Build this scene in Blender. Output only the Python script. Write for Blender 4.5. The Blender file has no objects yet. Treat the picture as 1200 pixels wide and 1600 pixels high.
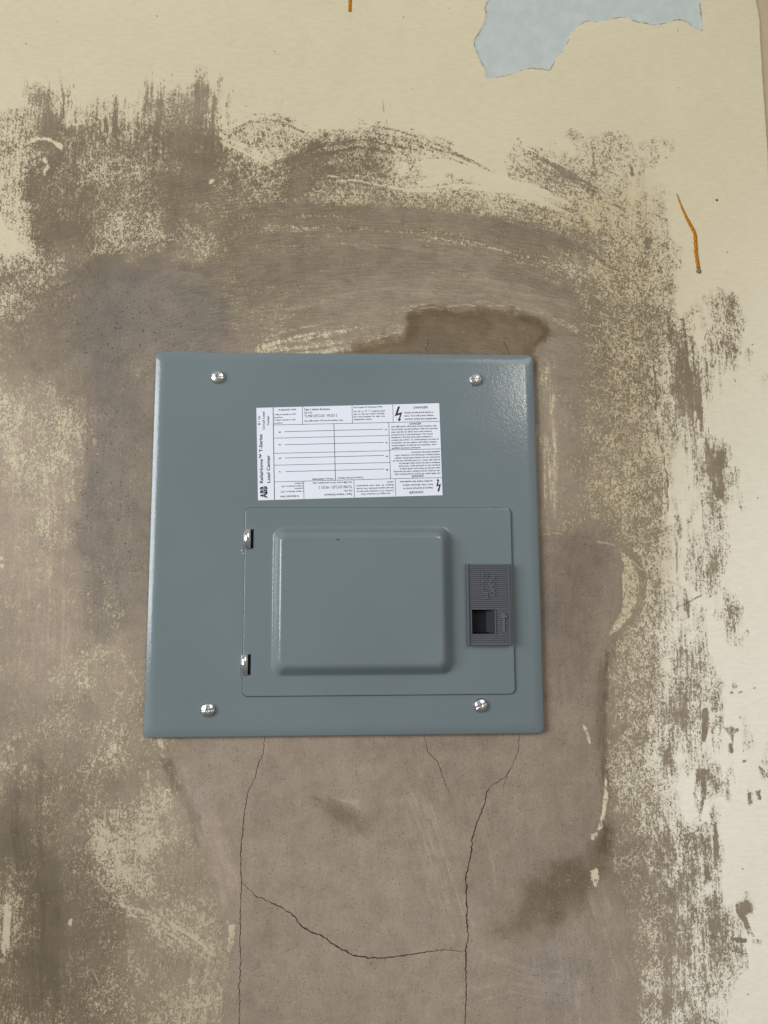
import bpy, bmesh, math, random
import numpy as np
from mathutils import Vector, Matrix
from mathutils.geometry import tessellate_polygon

random.seed(7)
SC = bpy.context.scene
COL = SC.collection

# ------------------------------------------------------------------ camera, world, lamps, exposure
CAM_R = Vector((0.999194785, -0.0398540282, -0.00463021193))
CAM_U = Vector((-0.000183419168, -0.119939167, 0.992781226))
CAM_B = Vector((-0.0401216747, -0.991980974, -0.119849900))
CAM_P = Vector((0.00604174, -0.67461806, -0.05729606))
cd = bpy.data.cameras.new('camera')
cam = bpy.data.objects.new('camera', cd)
COL.objects.link(cam)
m = Matrix.Identity(4)
for i in range(3):
    m[i][0], m[i][1], m[i][2], m[i][3] = CAM_R[i], CAM_U[i], CAM_B[i], CAM_P[i]
cam.matrix_world = m
cd.sensor_fit = 'VERTICAL'; cd.sensor_height = 32.0; cd.lens = 24.0
cd.clip_start = 0.01; cd.clip_end = 60
SC.camera = cam


def W(px, py, d=0.0):
    """where the sight line through photo pixel (px, py) meets the plane d metres in front of the wall"""
    D = CAM_R * ((px - 600) / 1200) - CAM_U * ((py - 800) / 1200) - CAM_B
    k = (-d - CAM_P.y) / D.y
    return CAM_P + D * k


w = bpy.data.worlds.new('World'); SC.world = w; w.use_nodes = True
nt = w.node_tree; nt.nodes.clear()
o_ = nt.nodes.new('ShaderNodeOutputWorld'); b_ = nt.nodes.new('ShaderNodeBackground')
tc = nt.nodes.new('ShaderNodeTexCoord'); sp = nt.nodes.new('ShaderNodeSeparateXYZ'); cr = nt.nodes.new('ShaderNodeValToRGB')
mr = nt.nodes.new('ShaderNodeMapRange'); mr.inputs[1].default_value = -1; mr.inputs[2].default_value = 1
nt.links.new(tc.outputs['Generated'], sp.inputs[0]); nt.links.new(sp.outputs['Z'], mr.inputs[0])
nt.links.new(mr.outputs[0], cr.inputs[0]); nt.links.new(cr.outputs[0], b_.inputs[0]); nt.links.new(b_.outputs[0], o_.inputs[0])
cr.color_ramp.elements[0].position = 0.1; cr.color_ramp.elements[0].color = (0.22, 0.20, 0.17, 1)
cr.color_ramp.elements[1].position = 0.9; cr.color_ramp.elements[1].color = (0.62, 0.62, 0.60, 1)
b_.inputs[1].default_value = 0.63


def area(name, loc, target, sx, sy, power, color):
    l = bpy.data.lights.new(name, 'AREA'); l.shape = 'RECTANGLE'; l.size = sx; l.size_y = sy
    l.energy = power; l.color = color
    o = bpy.data.objects.new(name, l); COL.objects.link(o)
    o.location = loc
    o.rotation_euler = (Vector(target) - Vector(loc)).to_track_quat('-Z', 'Y').to_euler()
    return o


area('window_light', (-2.9, -2.15, 0.55), (0, 0, -0.02), 1.9, 1.7, 129, (0.92, 0.965, 1.0))
# the lamp behind the camera, up on the right, whose mirror image glitters on the cover's top right corner
P_hl = W(846, 596, 0.0065)
v = (P_hl - CAM_P).normalized(); refl = Vector((v.x, -v.y, v.z))
lamp_pos = P_hl + refl * 1.3
area('ceiling_lamp', lamp_pos, P_hl, 0.05, 0.14, 0.95, (1.0, 0.95, 0.86))
# added soft fill with no seen source, behind and above the camera
area('fill_light', (1.3, -2.6, 1.7), (0.25, 0, -0.3), 1.4, 1.0, 17, (1.0, 0.985, 0.95))

SC.view_settings.view_transform = 'Standard'; SC.view_settings.look = 'None'
SC.view_settings.exposure = 0.04; SC.view_settings.gamma = 1.0
SC.view_settings.use_curve_mapping = False


# ------------------------------------------------------------------ helpers
def srgb(r, g, b, a=None):
    f = lambda c: (c / 255 / 12.92) if c / 255 <= 0.04045 else ((c / 255 + 0.055) / 1.055) ** 2.4
    return (f(r), f(g), f(b), 1.0)


class NT:
    def __init__(s, name):
        s.m = bpy.data.materials.new(name); s.m.use_nodes = True
        s.t = s.m.node_tree; s.t.nodes.clear()
        s.out = s.t.nodes.new('ShaderNodeOutputMaterial'); s.b = s.t.nodes.new('ShaderNodeBsdfPrincipled')
        s.t.links.new(s.b.outputs[0], s.out.inputs[0])

    def link(s, a, b):
        if isinstance(a, (int, float)): b.default_value = a
        elif isinstance(a, tuple): b.default_value = a
        else: s.t.links.new(a, b)

    def math(s, op, a, b=0.0, clamp=False):
        n = s.t.nodes.new('ShaderNodeMath'); n.operation = op; n.use_clamp = clamp
        s.link(a, n.inputs[0]); s.link(b, n.inputs[1]); return n.outputs[0]

    def mix(s, f, a, b, mode='MIX'):
        n = s.t.nodes.new('ShaderNodeMix'); n.data_type = 'RGBA'; n.blend_type = mode
        s.link(f, n.inputs[0]); s.link(a, n.inputs[6]); s.link(b, n.inputs[7]); return n.outputs[2]

    def attr(s, name):
        n = s.t.nodes.new('ShaderNodeAttribute'); n.attribute_name = name; return n

    def obj(s):
        return s.t.nodes.new('ShaderNodeTexCoord').outputs['Object']

    def scale(s, vec, x, y, z):
        n = s.t.nodes.new('ShaderNodeMapping'); n.inputs['Scale'].default_value = (x, y, z)
        s.t.links.new(vec, n.inputs[0]); return n.outputs[0]

    def noise(s, vec, sc, detail=2.0, rough=0.5, dist=0.0):
        n = s.t.nodes.new('ShaderNodeTexNoise'); n.inputs['Scale'].default_value = sc
        n.inputs['Detail'].default_value = detail; n.inputs['Roughness'].default_value = rough
        n.inputs['Distortion'].default_value = dist
        s.t.links.new(vec, n.inputs['Vector']); return n.outputs[0]

    def vor(s, vec, sc, feature='F1'):
        n = s.t.nodes.new('ShaderNodeTexVoronoi'); n.feature = feature; n.inputs['Scale'].default_value = sc
        s.t.links.new(vec, n.inputs['Vector']); return n

    def ramp(s, v, lo, hi, a=0.0, b=1.0):
        n = s.t.nodes.new('ShaderNodeMapRange'); n.interpolation_type = 'SMOOTHSTEP'
        s.link(v, n.inputs[0]); s.link(lo, n.inputs[1]); s.link(hi, n.inputs[2]); s.link(a, n.inputs[3]); s.link(b, n.inputs[4])
        return n.outputs[0]

    def bump(s, h, dist, strength=1.0, normal=None):
        n = s.t.nodes.new('ShaderNodeBump'); n.inputs['Distance'].default_value = dist; n.inputs['Strength'].default_value = strength
        s.t.links.new(h, n.inputs['Height'])
        if normal is not None: s.t.links.new(normal, n.inputs['Normal'])
        return n.outputs[0]

    def set(s, **k):
        for a, b in k.items(): s.link(b, s.b.inputs[a.replace('_', ' ')])


def mesh_obj(name, verts, faces, mat, parent=None, smooth=True):
    me = bpy.data.meshes.new(name); me.from_pydata([tuple(v) for v in verts], [], faces); me.update()
    o = bpy.data.objects.new(name, me); COL.objects.link(o)
    if mat: me.materials.append(mat)
    if smooth:
        for p in me.polygons: p.use_smooth = True
    if parent: o.parent = parent
    return o


def rring(x0, x1, z0, z1, r, y, k=7):
    """closed rounded-rectangle ring of points, counter-clockwise seen from the room"""
    pts = []
    for cx, cz, a0 in ((x1 - r, z1 - r, 0), (x0 + r, z1 - r, 90), (x0 + r, z0 + r, 180), (x1 - r, z0 + r, 270)):
        for i in range(k):
            a = math.radians(a0 + 90 * i / (k - 1))
            pts.append(Vector((cx + r * math.cos(a), y, cz + r * math.sin(a))))
    return pts


def loft(rings, cap=True):
    verts, faces = [], []
    n = len(rings[0])
    for r in rings: verts += r
    for j in range(len(rings) - 1):
        for i in range(n):
            a, b = j * n + i, j * n + (i + 1) % n
            faces.append((a, b, b + n, a + n))
    if cap: faces.append(tuple(range((len(rings) - 1) * n, len(rings) * n)))
    return verts, faces


def fix_normals(o):
    bm = bmesh.new(); bm.from_mesh(o.data); bmesh.ops.recalc_face_normals(bm, faces=bm.faces)
    bm.to_mesh(o.data); bm.free()
    return o


class MB:
    def __init__(s): s.v = []; s.f = []

    def quad(s, pts):
        n = len(s.v); s.v += [Vector(p) for p in pts]; s.f.append(tuple(range(n, n + len(pts))))

    def box(s, x0, x1, y0, y1, z0, z1, bev=0.0):
        n = len(s.v)   # y0 = back, y1 = front (more negative)
        s.v += [Vector(p) for p in ((x0, y0, z0), (x1, y0, z0), (x1, y0, z1), (x0, y0, z1),
                                    (x0 + bev, y1, z0 + bev), (x1 - bev, y1, z0 + bev), (x1 - bev, y1, z1 - bev), (x0 + bev, y1, z1 - bev))]
        for q in ((0, 3, 2, 1), (4, 5, 6, 7), (0, 1, 5, 4), (1, 2, 6, 5), (2, 3, 7, 6), (3, 0, 4, 7)):
            s.f.append(tuple(n + i for i in q))

    def build(s, name, mat, parent=None, smooth=False):
        return mesh_obj(name, s.v, s.f, mat, parent, smooth)


# ------------------------------------------------------------------ value noise and shapes used for the wall's wear
def vn(x, y, sc, seed):
    rs = np.random.RandomState(seed); G = rs.rand(256, 256)
    u, v = x / sc + 1000, y / sc + 1000
    i, j = np.floor(u).astype(int), np.floor(v).astype(int)
    fu, fv = u - i, v - j
    fu = fu * fu * fu * (fu * (fu * 6 - 15) + 10); fv = fv * fv * fv * (fv * (fv * 6 - 15) + 10)
    g = lambda a, b: G[a % 256, b % 256]
    return ((g(i, j) * (1 - fu) + g(i + 1, j) * fu) * (1 - fv) + (g(i, j + 1) * (1 - fu) + g(i + 1, j + 1) * fu) * fv) - 0.5


def fbm(x, y, sc, seed, o=4, g=0.55):
    a, t = 1.0, 0
    for k in range(o):
        t = t + a * vn(x, y, sc / 2 ** k, seed + k); a *= g
    return t


def sdf(X, Y, poly):
    """signed distance in photo pixels, positive inside"""
    d = np.full(X.shape, 1e9); inside = np.zeros(X.shape, bool)
    n = len(poly)
    for i in range(n):
        (x0, y0), (x1, y1) = poly[i], poly[(i + 1) % n]
        ex, ey = x1 - x0, y1 - y0
        t = np.clip(((X - x0) * ex + (Y - y0) * ey) / (ex * ex + ey * ey + 1e-9), 0, 1)
        d = np.minimum(d, np.hypot(X - x0 - t * ex, Y - y0 - t * ey))
        c = ((y0 > Y) != (y1 > Y)) & (X < (x1 - x0) * (Y - y0) / (y1 - y0 + 1e-12) + x0)
        inside ^= c
    return np.where(inside, d, -d)


def linedist(X, Y, pl):
    d = np.full(X.shape, 1e9)
    for (x0, y0), (x1, y1) in zip(pl[:-1], pl[1:]):
        ex, ey = x1 - x0, y1 - y0
        t = np.clip(((X - x0) * ex + (Y - y0) * ey) / (ex * ex + ey * ey + 1e-9), 0, 1)
        d = np.minimum(d, np.hypot(X - x0 - t * ex, Y - y0 - t * ey))
    return d


def sstep(x, a, b):
    t = np.clip((x - a) / (b - a), 0, 1); return t * t * (3 - 2 * t)


def grid(rows, X, Y, cell, seed=0, jit=0):
    A = np.array([[int(c) for c in r.replace(' ', '')] for r in rows], float)
    if jit:
        X = X + jit * fbm(X, Y, 60, seed); Y = Y + jit * fbm(X, Y, 60, seed + 50)
    u = np.clip(X / cell - 0.5, 0, A.shape[1] - 1.001); v = np.clip(Y / cell - 0.5, 0, A.shape[0] - 1.001)
    i, j = u.astype(int), v.astype(int); fu, fv = u - i, v - j
    fu = fu * fu * (3 - 2 * fu); fv = fv * fv * (3 - 2 * fv)
    return (A[j, i] * (1 - fu) + A[j, i + 1] * fu) * (1 - fv) + (A[j + 1, i] * (1 - fu) + A[j + 1, i + 1] * fu) * fv


# how much cream paint is left, 0 bare plaster .. 9 solid, one digit per 50 photo pixels
COV = """999999999999999999999999
999999999999999999999999
999998899999999999999999
848774588999999999999999
523332166455678888777999
613441033233587666678999
722442233344446645667999
712443412222222223456899
342122121211211223456899
421000122100000111344759
210010034332200011345469
210020000000000031345468
543200000000000032344379
553211000000000021345679
442110000000000022345749
443210000000000022444759
242210000000000022344759
232210000000000000235859
222210000000000000055769
222311000000000000145669
323322000000000000145579
234332000000000000144449
332222110000000000144468
322432111000000000145768
222122100000000000155748
122443211000000000045669
022554210000000000033379
302553321000000002233379
401234441000000001134368
401233341000000000223349
212343341000000000125349
332334431000000000134459""".split()
TONE = """555555555555
555555555555
444444555555
443455554445
335445555444
434445555445
754445555455
765455546555
765455545555
665555544555
665555555555
555555556555
445556556555
335566655445
335566666555
335566666655""".split()
HUE = """444444444444
444444444444
222222233333
223344443333
456445554433
567666666433
876666667544
986666667544
986666667544
986666668655
876666777655
776777777655
457777777655
346777777655
235777777765
235677777876""".split()
PATCH = [(765, -4), (757, 13), (760, 25), (757, 36), (750, 50), (741, 62), (743, 76), (747, 88), (752, 98), (757, 107), (761, 123),
         (775, 122), (788, 119), (800, 116), (815, 110), (830, 107), (845, 108), (860, 110), (870, 88), (880, 80), (885, 70), (893, 50),
         (905, 41), (918, 32), (930, 35), (945, 33), (960, 29), (972, 27), (980, 27), (990, 33), (1005, 36), (1020, 40), (1032, 38),
         (1050, 33), (1060, 31), (1070, 33), (1078, 38), (1087, 46), (1097, 49), (1096, 30), (1094, 15), (1093, 0), (1090, -90), (1040, -170),
         (900, -210), (800, -160), (772, -60)]
STRIP = [(1176, -400), (1181, 0), (1184, 14), (1187, 30), (1188, 60), (1191, 110), (1196, 180), (1200, 240), (1203, 330), (1206, 480), (1210, 700), (1214, 1200), (1216, 2400), (2200, 2400), (2200, -400)]
WET = [(520, 556), (548, 541), (575, 533), (600, 526), (632, 519), (640, 508), (637, 496), (648, 486), (655, 480), (700, 482), (740, 484), (770, 484),
       (800, 488), (826, 492), (846, 503), (860, 516), (858, 526), (845, 534), (838, 548), (834, 600), (520, 600)]
STAIN = [(948, 1296), (930, 1330), (920, 1345), (895, 1352), (868, 1360), (842, 1372), (820, 1388), (808, 1408), (798, 1432), (770, 1456), (800, 1462), (838, 1450),
         (862, 1440), (888, 1425), (912, 1402), (922, 1382), (934, 1350)]
SMOOTH = [(380, 1100), (260, 1180), (290, 1230), (310, 1320), (340, 1400), (352, 1500), (345, 1640), (1000, 1640), (990, 1500), (975, 1400), (950, 1330), (944, 1290), (947, 1200), (941, 1120),
          (942, 1060), (955, 1010), (968, 985), (985, 955), (996, 920), (984, 885), (965, 855), (930, 815), (890, 826), (842, 834), (800, 900), (800, 1100)]
CRESC = [(968, 858), (976, 866), (985, 873), (992, 886), (999, 902), (998, 925), (993, 948), (984, 966), (968, 984), (948, 996), (952, 986), (962, 970), (970, 955), (972, 930), (971, 900), (974, 884)]
LIGHTBITS = [[(945, 1206), (948, 1225), (950, 1245), (948, 1262), (944, 1282), (938, 1298), (933, 1297), (936, 1284), (941, 1262), (943, 1235)],
             [(355, 1438), (360, 1444), (369, 1443), (367, 1460), (364, 1480), (359, 1495), (354, 1482), (358, 1462)],
             [(922, 1303), (936, 1298), (932, 1306), (927, 1314), (921, 1310)], [(922, 1360), (934, 1358), (936, 1372), (931, 1389), (926, 1378)],
             [(326, 285), (331, 280), (335, 281), (331, 286), (327, 288)], [(0, 872), (4, 870), (6, 874), (2, 877)], [(2, 882), (6, 882), (5, 888), (2, 887)],
             [(105, 1445), (108, 1436), (112, 1434), (113, 1442), (110, 1448)], [(911, 1132), (917, 1138), (922, 1152), (923, 1166), (919, 1156), (914, 1142)],
             [(244, 1155), (252, 1153), (256, 1170), (250, 1168)], [(66, 250), (72, 246), (78, 262), (70, 275), (67, 268), (73, 258)],
             [(46, 218), (60, 214), (78, 217), (96, 226), (98, 236), (92, 232), (80, 222), (60, 219), (47, 223)]]
DARKBITS = [[(1069, 912), (1072, 920), (1077, 945), (1076, 965), (1071, 966), (1068, 940)], [(1010, 372), (1016, 370), (1019, 378), (1017, 391), (1010, 390), (1008, 380)],
            [(984, 254), (989, 262), (990, 276), (986, 275)], [(1085, 610), (1091, 612), (1095, 640), (1097, 658), (1089, 655)], [(1111, 720), (1128, 700), (1133, 745), (1131, 775), (1122, 782), (1113, 760)],
            [(1130, 1136), (1142, 1134), (1157, 1139), (1148, 1146), (1145, 1160), (1141, 1150)], [(1136, 1162), (1144, 1161), (1145, 1175), (1139, 1180)],
            [(1143, 1060), (1150, 1055), (1152, 1075), (1145, 1078)], [(1168, 1240), (1178, 1235), (1189, 1233), (1188, 1248), (1178, 1254), (1168, 1264)],
            [(1150, 1410), (1170, 1407), (1180, 1420), (1164, 1430), (1172, 1450), (1180, 1465), (1170, 1462), (1160, 1440), (1148, 1425)],
            [(1105, 1105), (1108, 1125), (1104, 1160), (1096, 1160), (1096, 1110)], [(1088, 1200), (1110, 1202), (1112, 1225), (1100, 1250), (1092, 1288), (1084, 1245)],
            [(1118, 1285), (1124, 1310), (1123, 1340), (1117, 1345), (1115, 1310)], [(1100, 1350), (1108, 1352), (1110, 1374), (1103, 1372)],
            [(1140, 1465), (1190, 1468), (1196, 1478), (1176, 1474), (1150, 1472)], [(1146, 590), (1152, 594), (1154, 600), (1148, 597)], [(1185, 1196), (1200, 1204), (1200, 1214), (1190, 1210)]]
rr = random.Random(3)
for _ in range(44):   # small scraped nicks on the right-hand paint and along the top edge of the skim
    if rr.random() < 0.55: x, y = rr.uniform(1105, 1200), rr.choice([rr.uniform(1040, 1260), rr.uniform(1280, 1600), rr.uniform(500, 620)])
    else: x, y = rr.choice([(rr.uniform(380, 520), rr.uniform(155, 215)), (rr.uniform(130, 340), rr.uniform(112, 180)), (rr.uniform(640, 900), rr.uniform(215, 290))])
    s = rr.uniform(1.2, 4.2); a = rr.uniform(-0.9, 0.5)
    q = []
    for k in range(6):
        t = k * math.pi / 3; u, v_ = s * rr.uniform(0.7, 1.3) * math.cos(t), s * 0.55 * rr.uniform(0.6, 1.3) * math.sin(t)
        q.append((x + u * math.cos(a) - v_ * math.sin(a), y + u * math.sin(a) + v_ * math.cos(a)))
    DARKBITS.append(q)
RIDGES = [([(933, 846), (950, 849), (963, 853), (972, 859)], 1.3, 1), ([(972, 874), (985, 875), (994, 885), (1010, 893), (1030, 902), (1050, 911), (1068, 920)], 1.5, 1),
          ([(1057, 950), (1068, 945), (1078, 939), (1092, 932)], 1.6, -1), ([(842, 834), (860, 834), (880, 834)], 1.1, 1),
          ([(1022, 560), (1024, 620), (1028, 680), (1036, 710), (1043, 755), (1043, 800)], 1.3, -1), ([(1056, 840), (1057, 880), (1059, 905)], 1.0, -1),
          ([(597, 157), (599, 175), (603, 190), (604, 208)], 1.6, -0.45), ([(1059, 45), (1059.5, 52)], 1.3, -0.8), ([(640, 484), (720, 477), (800, 480), (850, 490)], 1.3, 0.6),
          ([(440, 1492), (460, 1480), (476, 1463)], 1.0, -0.5), ([(655, 374), (668, 384), (700, 380)], 1.0, 0.5), ([(882, 1165), (886, 1130), (926, 1120)], 1.0, 0.0)]


STROKES = [
    ([(372, 548), (450, 526), (540, 508), (640, 492), (720, 484)], 15, 1.0, -0.05, 0.30, 0.9),
    ([(380, 556), (470, 548), (560, 540), (640, 520)], 12, 1.6, 0.0, 0.34, 0.85),
    ([(620, 484), (720, 474), (800, 478), (870, 498), (900, 515)], 7, 1.2, 0.0, 0.22, 0.9),
    ([(352, 470), (450, 425), (600, 398), (780, 408), (930, 460)], 30, -0.9, 0.05, -0.10, 0.6),
    ([(370, 395), (500, 372), (640, 378), (780, 398), (900, 440)], 16, 1.3, -0.05, 0.10, 0.9),
    ([(395, 348), (540, 346), (700, 362), (850, 405), (950, 470)], 18, 0.5, -0.2, 0.20, 0.9),
    ([(380, 500), (470, 470), (600, 450), (760, 452), (880, 480)], 22, 0.9, 0.1, 0.04, 0.9),
    ([(400, 322), (600, 330), (780, 350), (900, 385), (960, 420)], 9, -1.4, 0.15, -0.30, 0.5),
    ([(120, 450), (170, 425), (250, 428), (340, 450)], 34, -1.5, 0.10, -0.25, 0.25),
    ([(110, 520), (200, 500), (350, 520)], 36, -1.1, 0.12, -0.20, 0.3),
    ([(160, 560), (158, 700), (150, 820), (160, 960)], 34, -1.2, 0.18, -0.2, 0.5),
    ([(220, 600), (215, 760), (205, 900)], 22, -0.5, 0.1, 0.0, 0.7),
    ([(110, 560), (120, 660), (125, 720)], 20, 0.7, 0.0, 0.12, 0.6),
    ([(30, 640), (40, 780), (35, 920), (40, 1060)], 34, 1.0, 0.1, 0.06, 0.85),
    ([(85, 690), (95, 800), (95, 960), (90, 1080)], 28, 1.0, 0.1, 0.06, 0.9),
    ([(180, 1080), (160, 1150), (130, 1220)], 30, 0.8, 0.0, 0.10, 0.7),
    ([(30, 1130), (45, 1180), (40, 1290), (60, 1420), (60, 1600)], 44, -0.3, -0.1, -0.12, 0.5),
    ([(150, 1290), (180, 1370), (250, 1440), (310, 1480)], 34, 0.9, 0.05, 0.20, 0.7),
    ([(230, 1230), (240, 1290), (260, 1340)], 34, 1.1, 0.1, 0.22, 0.5),
    ([(180, 1418), (240, 1436), (290, 1462), (330, 1490)], 10, 1.2, 0.0, 0.30, 0.95),
    ([(318, 1470), (305, 1540), (290, 1640)], 40, 1.9, 0.0, 0.06, 0.98),
    ([(345, 1500), (340, 1580), (335, 1640)], 14, 2.2, 0.0, 0.1, 0.98),
    ([(200, 1430), (190, 1520), (180, 1640)], 26, 0.7, -0.1, 0.10, 0.9),
    ([(10, 1410), (8, 1460), (5, 1510)], 14, 0.5, 0.0, 0.35, 0.9),
    ([(258, 1175), (268, 1215), (300, 1265), (312, 1315)], 11, -1.6, -0.25, -0.1, 0.2),
    ([(285, 1215), (325, 1290), (350, 1360), (362, 1420)], 22, 1.0, 0.2, 0.0, 0.3),
    ([(300, 1370), (330, 1380), (352, 1385)], 8, -1.2, 0.0, 0.0, 0.6),
    ([(640, 1225), (668, 1300), (700, 1400), (716, 1450)], 26, 1.2, 0.05, 0.0, 0.98),
    ([(690, 1215), (715, 1300), (735, 1380)], 22, 0.9, -0.1, 0.0, 0.98),
    ([(745, 1240), (770, 1330), (780, 1400)], 18, 0.8, 0.0, 0.0, 0.98),
    ([(735, 1490), (820, 1520), (900, 1530)], 22, 1.0, 0.05, 0.0, 0.95),
    ([(730, 1560), (800, 1540), (880, 1555)], 18, 0.8, 0.1, 0.0, 0.95),
    ([(925, 1390), (950, 1460), (975, 1540)], 24, 1.2, 0.0, 0.10, 0.97),
    ([(880, 1460), (890, 1540), (895, 1640)], 22, 0.9, 0.1, 0.0, 0.9),
    ([(850, 1480), (866, 1520), (858, 1580)], 26, -0.9, 0.2, 0.0, 0.2),
    ([(1015, 1330), (1050, 1400), (1090, 1500), (1100, 1600)], 26, 1.0, 0.1, 0.08, 0.98),
    ([(852, 555), (858, 680), (862, 830)], 14, 1.2, 0.05, 0.26, 0.9),
    ([(880, 560), (900, 600), (905, 700), (915, 800)], 14, -0.7, 0.1, -0.1, 0.5),
    ([(930, 830), (900, 870), (890, 960), (900, 1060)], 46, -1.2, 0.02, 0.0, 0.35),
    ([(944, 1010), (940, 1090), (936, 1180), (946, 1240)], 11, -1.1, -0.15, -0.2, 0.6),
    ([(640, 1170), (560, 1180), (440, 1190)], 18, -0.5, -0.1, 0.0, 0.4),
    ([(500, 1250), (540, 1272), (575, 1300)], 15, -1.1, -0.2, 0.0, 0.3),
    ([(526, 1246), (548, 1252), (568, 1264)], 8, 1.9, 0.1, 0.0, 0.8),
    ([(400, 1500), (420, 1420), (390, 1340)], 20, -0.5, -0.1, 0.0, 0.5),
    ([(330, 210), (380, 235), (430, 262)], 8, 0.0, 0.0, 0.3, 0.9),
    ([(440, 262), (500, 238), (560, 226), (640, 238)], 16, -0.3, 0.0, -0.28, 0.9),
    ([(640, 300), (720, 290), (820, 300), (900, 330)], 14, 0.0, 0.0, 0.28, 0.9),
    ([(800, 245), (850, 280), (900, 300)], 20, 0.0, 0.0, -0.22, 0.95),
    ([(930, 240), (935, 270), (925, 310)], 16, 0.0, 0.0, -0.25, 0.9),
    ([(800, 489), (846, 506), (857, 520), (842, 534)], 9, -1.8, -0.1, 0.0, 0.2),
    ([(352, 205), (392, 186), (440, 190), (470, 205)], 13, 0.0, 0.0, -0.30, 0.97),
    ([(560, 196), (620, 208), (690, 232), (760, 262)], 12, 0.0, 0.0, -0.34, 0.97),
    ([(800, 226), (860, 258), (930, 300), (990, 330)], 14, 0.0, 0.0, -0.30, 0.97),
    ([(620, 262), (690, 258), (770, 280), (860, 306)], 13, 0.0, 0.0, 0.42, 0.6),
    ([(470, 282), (560, 278), (640, 296), (700, 300)], 7, 0.0, 0.0, 0.35, 0.9),
    ([(90, 190), (96, 160), (92, 130)], 26, 0.0, 0.0, -0.32, 0.98),
    ([(170, 220), (172, 170), (176, 135)], 26, 0.0, 0.0, -0.30, 0.98),
    ([(232, 230), (236, 170), (238, 120)], 26, 0.0, 0.0, -0.30, 0.98),
    ([(318, 220), (322, 160), (326, 118)], 24, 0.0, 0.0, -0.30, 0.98),
    ([(1075, 520), (1085, 620), (1095, 760)], 26, 0.0, 0.0, -0.25, 0.98),
    ([(1045, 700), (1060, 800), (1060, 920)], 14, 0.0, 0.0, 0.35, 0.9)]


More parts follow.
